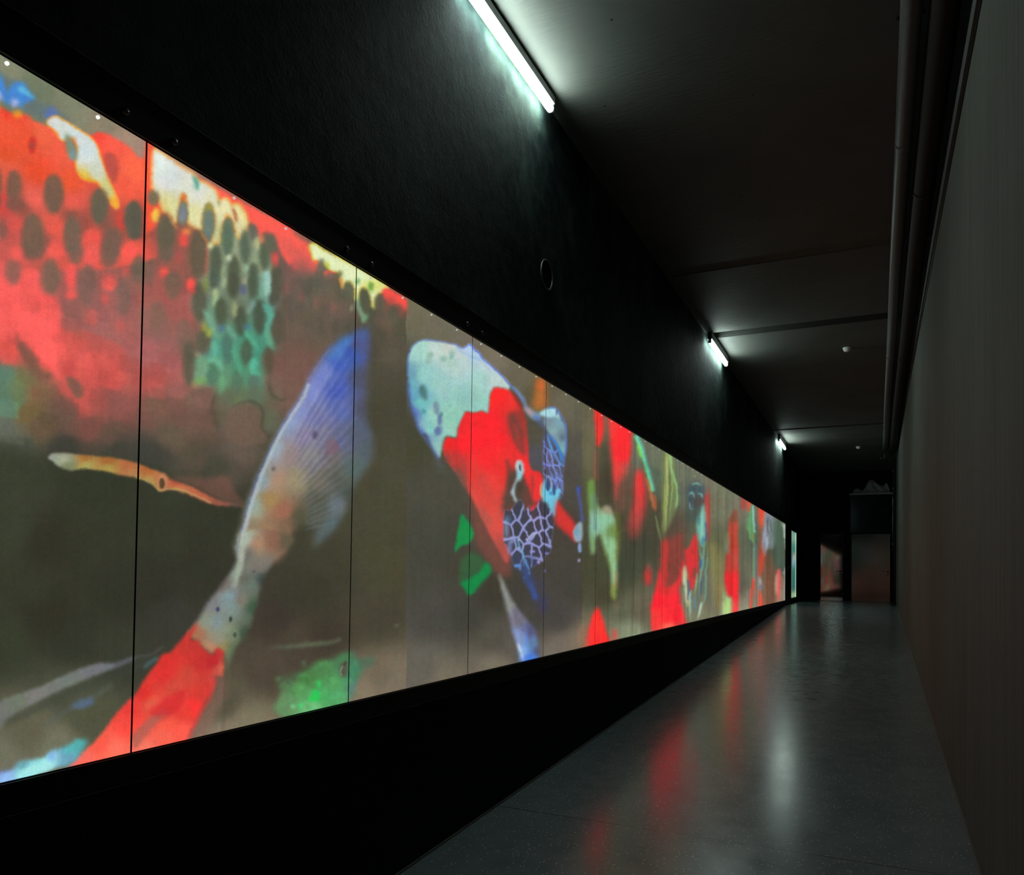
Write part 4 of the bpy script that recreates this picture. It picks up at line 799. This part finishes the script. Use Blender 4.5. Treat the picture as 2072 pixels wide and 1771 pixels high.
# ---------------------------------------------------------------- side door, end doors
def lever(parent, loc, rotz=0, flip=1):
    h = bpy.data.objects.new('door_handle', None)
    bm = B(); tube(bm, [(0,0,0),(0,-.006,0)], .026, 20); tube(bm, [(0,-.004,0),(0,-.045,0)], .009, 12)
    tube(bm, [(0,-.045,0),(.03*flip,-.05,0),(.13*flip,-.05,.0)], [.010,.010,.008], 12)
    tube(bm, [(0,0,-.09),(0,-.005,-.09)], .024, 20); tube(bm, [(0,-.004,-.09),(0,-.010,-.09)], .009, 10)
    o = obj('door_handle', bm, STEEL, parent, True, loc); o.rotation_euler = (0,0,rotz); return o
bm = B(); box(bm, XL-.06, XL-.012, 21.955, 23.095, fz(YL)+.008, Z0+1.34, .003)
d1 = struct(obj('door_1', bm, DOORB)); lever(d1, (XL-.012, 22.52, fz(YL)+1.03), math.radians(90), 1)
bm = B(); box(bm, XL-.078, XL+.004, 21.93, 21.955, fz(YL), Z0+1.36); box(bm, XL-.078, XL+.004, 23.095, 23.12, fz(YL), Z0+1.36); box(bm, XL-.078, XL+.004, 21.955, 23.095, Z0+1.34, Z0+1.36)
struct(obj('trim_7', bm, BLACK))
FE = fz(YL)
def end_door(nm, x0, x1, top, m, hx, flip, ajar=0):
    bm = B(); box(bm, x0, x1, YE-.030, YE-.001, FE+.012, FE+top, .003); d = struct(obj(nm, bm, m)); lever(d, (hx, YE-.030, FE+.96), 0, flip)
    bm = B(); t = .03
    for a, b_, c, e in ((x0-t, x0-.004, FE, FE+top+t), (x1+.004, x1+t, FE, FE+top+t), (x0-.004, x1+.004, FE+top+.004, FE+top+t)): box(bm, a, b_, YE-.036, YE-.002, c, e)
    obj('door_frame', bm, BLACK, d)
    if ajar:
        me = d.data; off = Vector((x0, YE-.030, 0))
        for v in me.vertices: v.co -= off
        d.location = off; d.rotation_euler = (0, 0, -math.radians(ajar))
        for ch in d.children:
            if ch.name.startswith('door_handle'): ch.location -= off
            else: ch.matrix_parent_inverse = Matrix.Rotation(math.radians(ajar), 4, 'Z') @ Matrix.Translation(-off)
    return d
end_door('door_2', -1.66, -1.00, 2.14, GLOSS, -1.07, -1)
end_door('door_3', -.74, .37, 2.14, GLOSS2, .305, -1, 6)
bm = B(); box(bm, -1.75, .44, YE-.12, YE-.002, FE-.002, FE+.014, .003); struct(obj('trim_8', bm, SEAL))
# gloss panel and head bar above the right-hand door
bm = B(); box(bm, -.78, .44, YE-.04, YE-.002, FE+2.20, FE+3.36, .003); struct(obj('window_2', bm, TRANS))
bm = B(); box(bm, -.80, .46, YE-.22, YE-.002, FE+3.38, FE+3.43, .006); struct(obj('trim_9', bm, plain('bare_ledge', (.45,.46,.46), .4)))
# crumpled pale sheeting on the head bar, standing in for an unclear pale form
rng = np.random.default_rng(3)
bm = B(); nx, nz = 34, 10; vv = []
for j in range(nz):
    row = []
    for i in range(nx):
        u = i/(nx-1); h = j/(nz-1)
        top = .10+.30*math.exp(-((u-.55)/.22)**2)+.18*math.exp(-((u-.92)/.06)**2)+.05*math.sin(u*17)
        row.append(bm.verts.new((-.70+1.05*u, YE-.10-.05*math.sin(u*23+h*5)-.03*math.sin(h*11+u*9), FE+3.432+top*h)))
    vv.append(row)
for j in range(nz-1):
    for i in range(nx-1): bm.faces.new((vv[j][i], vv[j][i+1], vv[j+1][i+1], vv[j+1][i]))
r = bmesh.ops.solidify(bm, geom=bm.faces[:], thickness=.012)
o = obj('crumpled_shape', bm, plain('pale_shape', (.85,.88,.88), .35), None, True)
tag(o, 'pale crumpled sheeting lying on the ledge above the right-hand black door', 'shape')
# wall sensor box at far left
bm = B(); box(bm, -2.16, -2.06, YE-.10, YE-.002, Z0+3.16, Z0+3.24, .008); o = obj('wall_sensor', bm, BLACK)
tag(o, 'small black box high on the end wall in the left corner', 'sensor')
bm = B(); box(bm, -2.18, -1.98, YE-.16, YE-.002, Z0+3.12, Z0+3.135, .002); obj('bracket', bm, EDGE, o)

# ---------------------------------------------------------------- service column and pipes on the right
bm = B(); box(bm, .402, .474, 24.30, 24.40, fz(YL)-.002, ZC-.017, .006)
o = obj('service_column', bm, BLACK); tag(o, 'slim black column standing where the grey right wall ends', 'column')
bm = B(); tube(bm, [(.388, 24.33, fz(YL)+1.5), (.388, 24.33, ZC-.12)], .007, 10); obj('conduit', bm, STEEL, o, True)
bm = B()
for z in (fz(YL)+1.7, ZC-.4, ZC-.9): box(bm, .380, .404, 24.318, 24.342, z, z+.03, .002)
obj('pipe_clip', bm, STEEL, o)
def py_line(x, z, y0, y1, r, m, name, label, dz=0):
    yr = [y0+(y1-y0)*i/8 for i in range(9)]
    bm = B(); tube(bm, [(x, y, z+dz*(y-y0)) for y in yr], r, 32); o = obj(name, bm, m, None, True); tag(o, label, 'pipe'); return o
pp = py_line(.175, Z0+3.350, YA+.01, 22.6, .060, PIPE, 'service_pipe', 'grey service pipe running under the ceiling, the left one of the pair', 0)
for y in (6.6, 12.9, 18.9):
    bm = B(); tube(bm, [(.175, y-.03, Z0+3.350), (.175, y+.03, Z0+3.350)], .0635, 32); obj('coupling', bm, PIPE, pp, True)
for y in (5.2, 10.6, 16.2, 21.5):
    bm = B(); box(bm, .10, .256, y-.012, y+.012, Z0+3.408, Z0+3.4145); obj('pipe_clip', bm, BLACK, pp)
bm = B(); tube(bm, [(.175, 22.55, Z0+3.350), (.175, 22.66, Z0+3.34), (.175, 22.70, Z0+3.25), (.175, 22.70, Z0+3.19)], [.03,.03,.026,.026], 16); box(bm, .05, .19, 22.68, 22.72, Z0+3.175, Z0+3.19)
obj('pipe_end', bm, PIPE, pp, True)
pd = py_line(.350, Z0+3.328, YA+.01, 22.7, .085, DUCT, 'service_pipe', 'wide dark brown pipe under the ceiling, tight against the right wall')
for y in (7.4, 12.9, 17.6):
    bm = B(); tube(bm, [(.350, y-.025, Z0+3.328), (.350, y+.025, Z0+3.328)], .089, 32); obj('coupling', bm, DUCT, pd, True)

# ---------------------------------------------------------------- fluorescent battens
def batten(y0, y1, x, z, label):
    L = y1-y0; o = empty('fluorescent_batten', (x, y0, z), label, 'lamp', 'fluorescent battens along the ceiling corner')
    top = ZC-z
    bm = B(); box(bm, -.030, .030, 0, L, .034, top-.002, .004); obj('lamp_body', bm, GREYP, o)
    bm = B(); tube(bm, [(0, .022, 0), (0, L-.022, 0)], .025, 24); obj('tube', bm, TUBE, o, True)
    for yy, q in ((0, .022), (L-.02, .020)):
        bm = B(); box(bm, -q, q, yy, yy+.02, -q, top-.002, .004); obj('end_cap', bm, GREYP, o)
    return o
batten(3.78, 5.11, -2.13, Z0+3.338, 'nearest and largest fluorescent batten, cut by the top of the photo')
batten(10.97, 12.30, -2.13, Z0+3.290, 'middle fluorescent batten just past the dark ceiling groove')
batten(19.45, 20.78, -2.13, Z0+3.262, 'farthest and smallest fluorescent batten at the corridor end')

# ---------------------------------------------------------------- ceiling detectors, wall ring
def detector(x, y, z, label):
    o = empty('smoke_detector', (x, y, z), label, 'smoke detector', 'white smoke detectors')
    bm = B(); tube(bm, [(0,0,0),(0,0,-.018)], [.062,.060], 32); obj('base', bm, WHITE, o, True)
    bm = B(); tube(bm, [(0,0,-.018),(0,0,-.030),(0,0,-.045),(0,0,-.056),(0,0,-.060)], [.048,.052,.046,.030,.010], 32); obj('dome', bm, WHITE, o, True)
    bm = B(); tube(bm, [(.030,0,-.050),(.030,0,-.057)], .004, 10); obj('indicator', bm, BLACK, o)
detector(-.413, 12.53, ZC, 'round white smoke detector under the ceiling, the nearer one')
detector(-.447, 22.0, ZC-.015, 'round white smoke detector under the ceiling, the farther one')
o = empty('wall_ring', (XL, 5.215, Z0+2.19), 'round dark cover plate with a raised rim on the black wall below the nearest lamp', 'cover plate')
bm = B(); r_ = bmesh.ops.create_circle(bm, segments=8, radius=.1); bm.clear()
R, rr, na, nb = .105, .006, 48, 10; g = [[bm.verts.new((.006+rr*math.sin(b*2*math.pi/nb), (R+rr*math.cos(b*2*math.pi/nb))*math.cos(a*2*math.pi/na), (R+rr*math.cos(b*2*math.pi/nb))*math.sin(a*2*math.pi/na))) for b in range(nb)] for a in range(na)]
for a in range(na):
    for b in range(nb): bm.faces.new((g[a][b], g[(a+1)%na][b], g[(a+1)%na][(b+1)%nb], g[a][(b+1)%nb]))
obj('rim', bm, plain('rim_grey', (.12,.12,.12), .35, .5), o, True)
bm = B(); tube(bm, [(.0,0,0),(.004,0,0)], .103, 48); obj('plate', bm, MATTE, o)
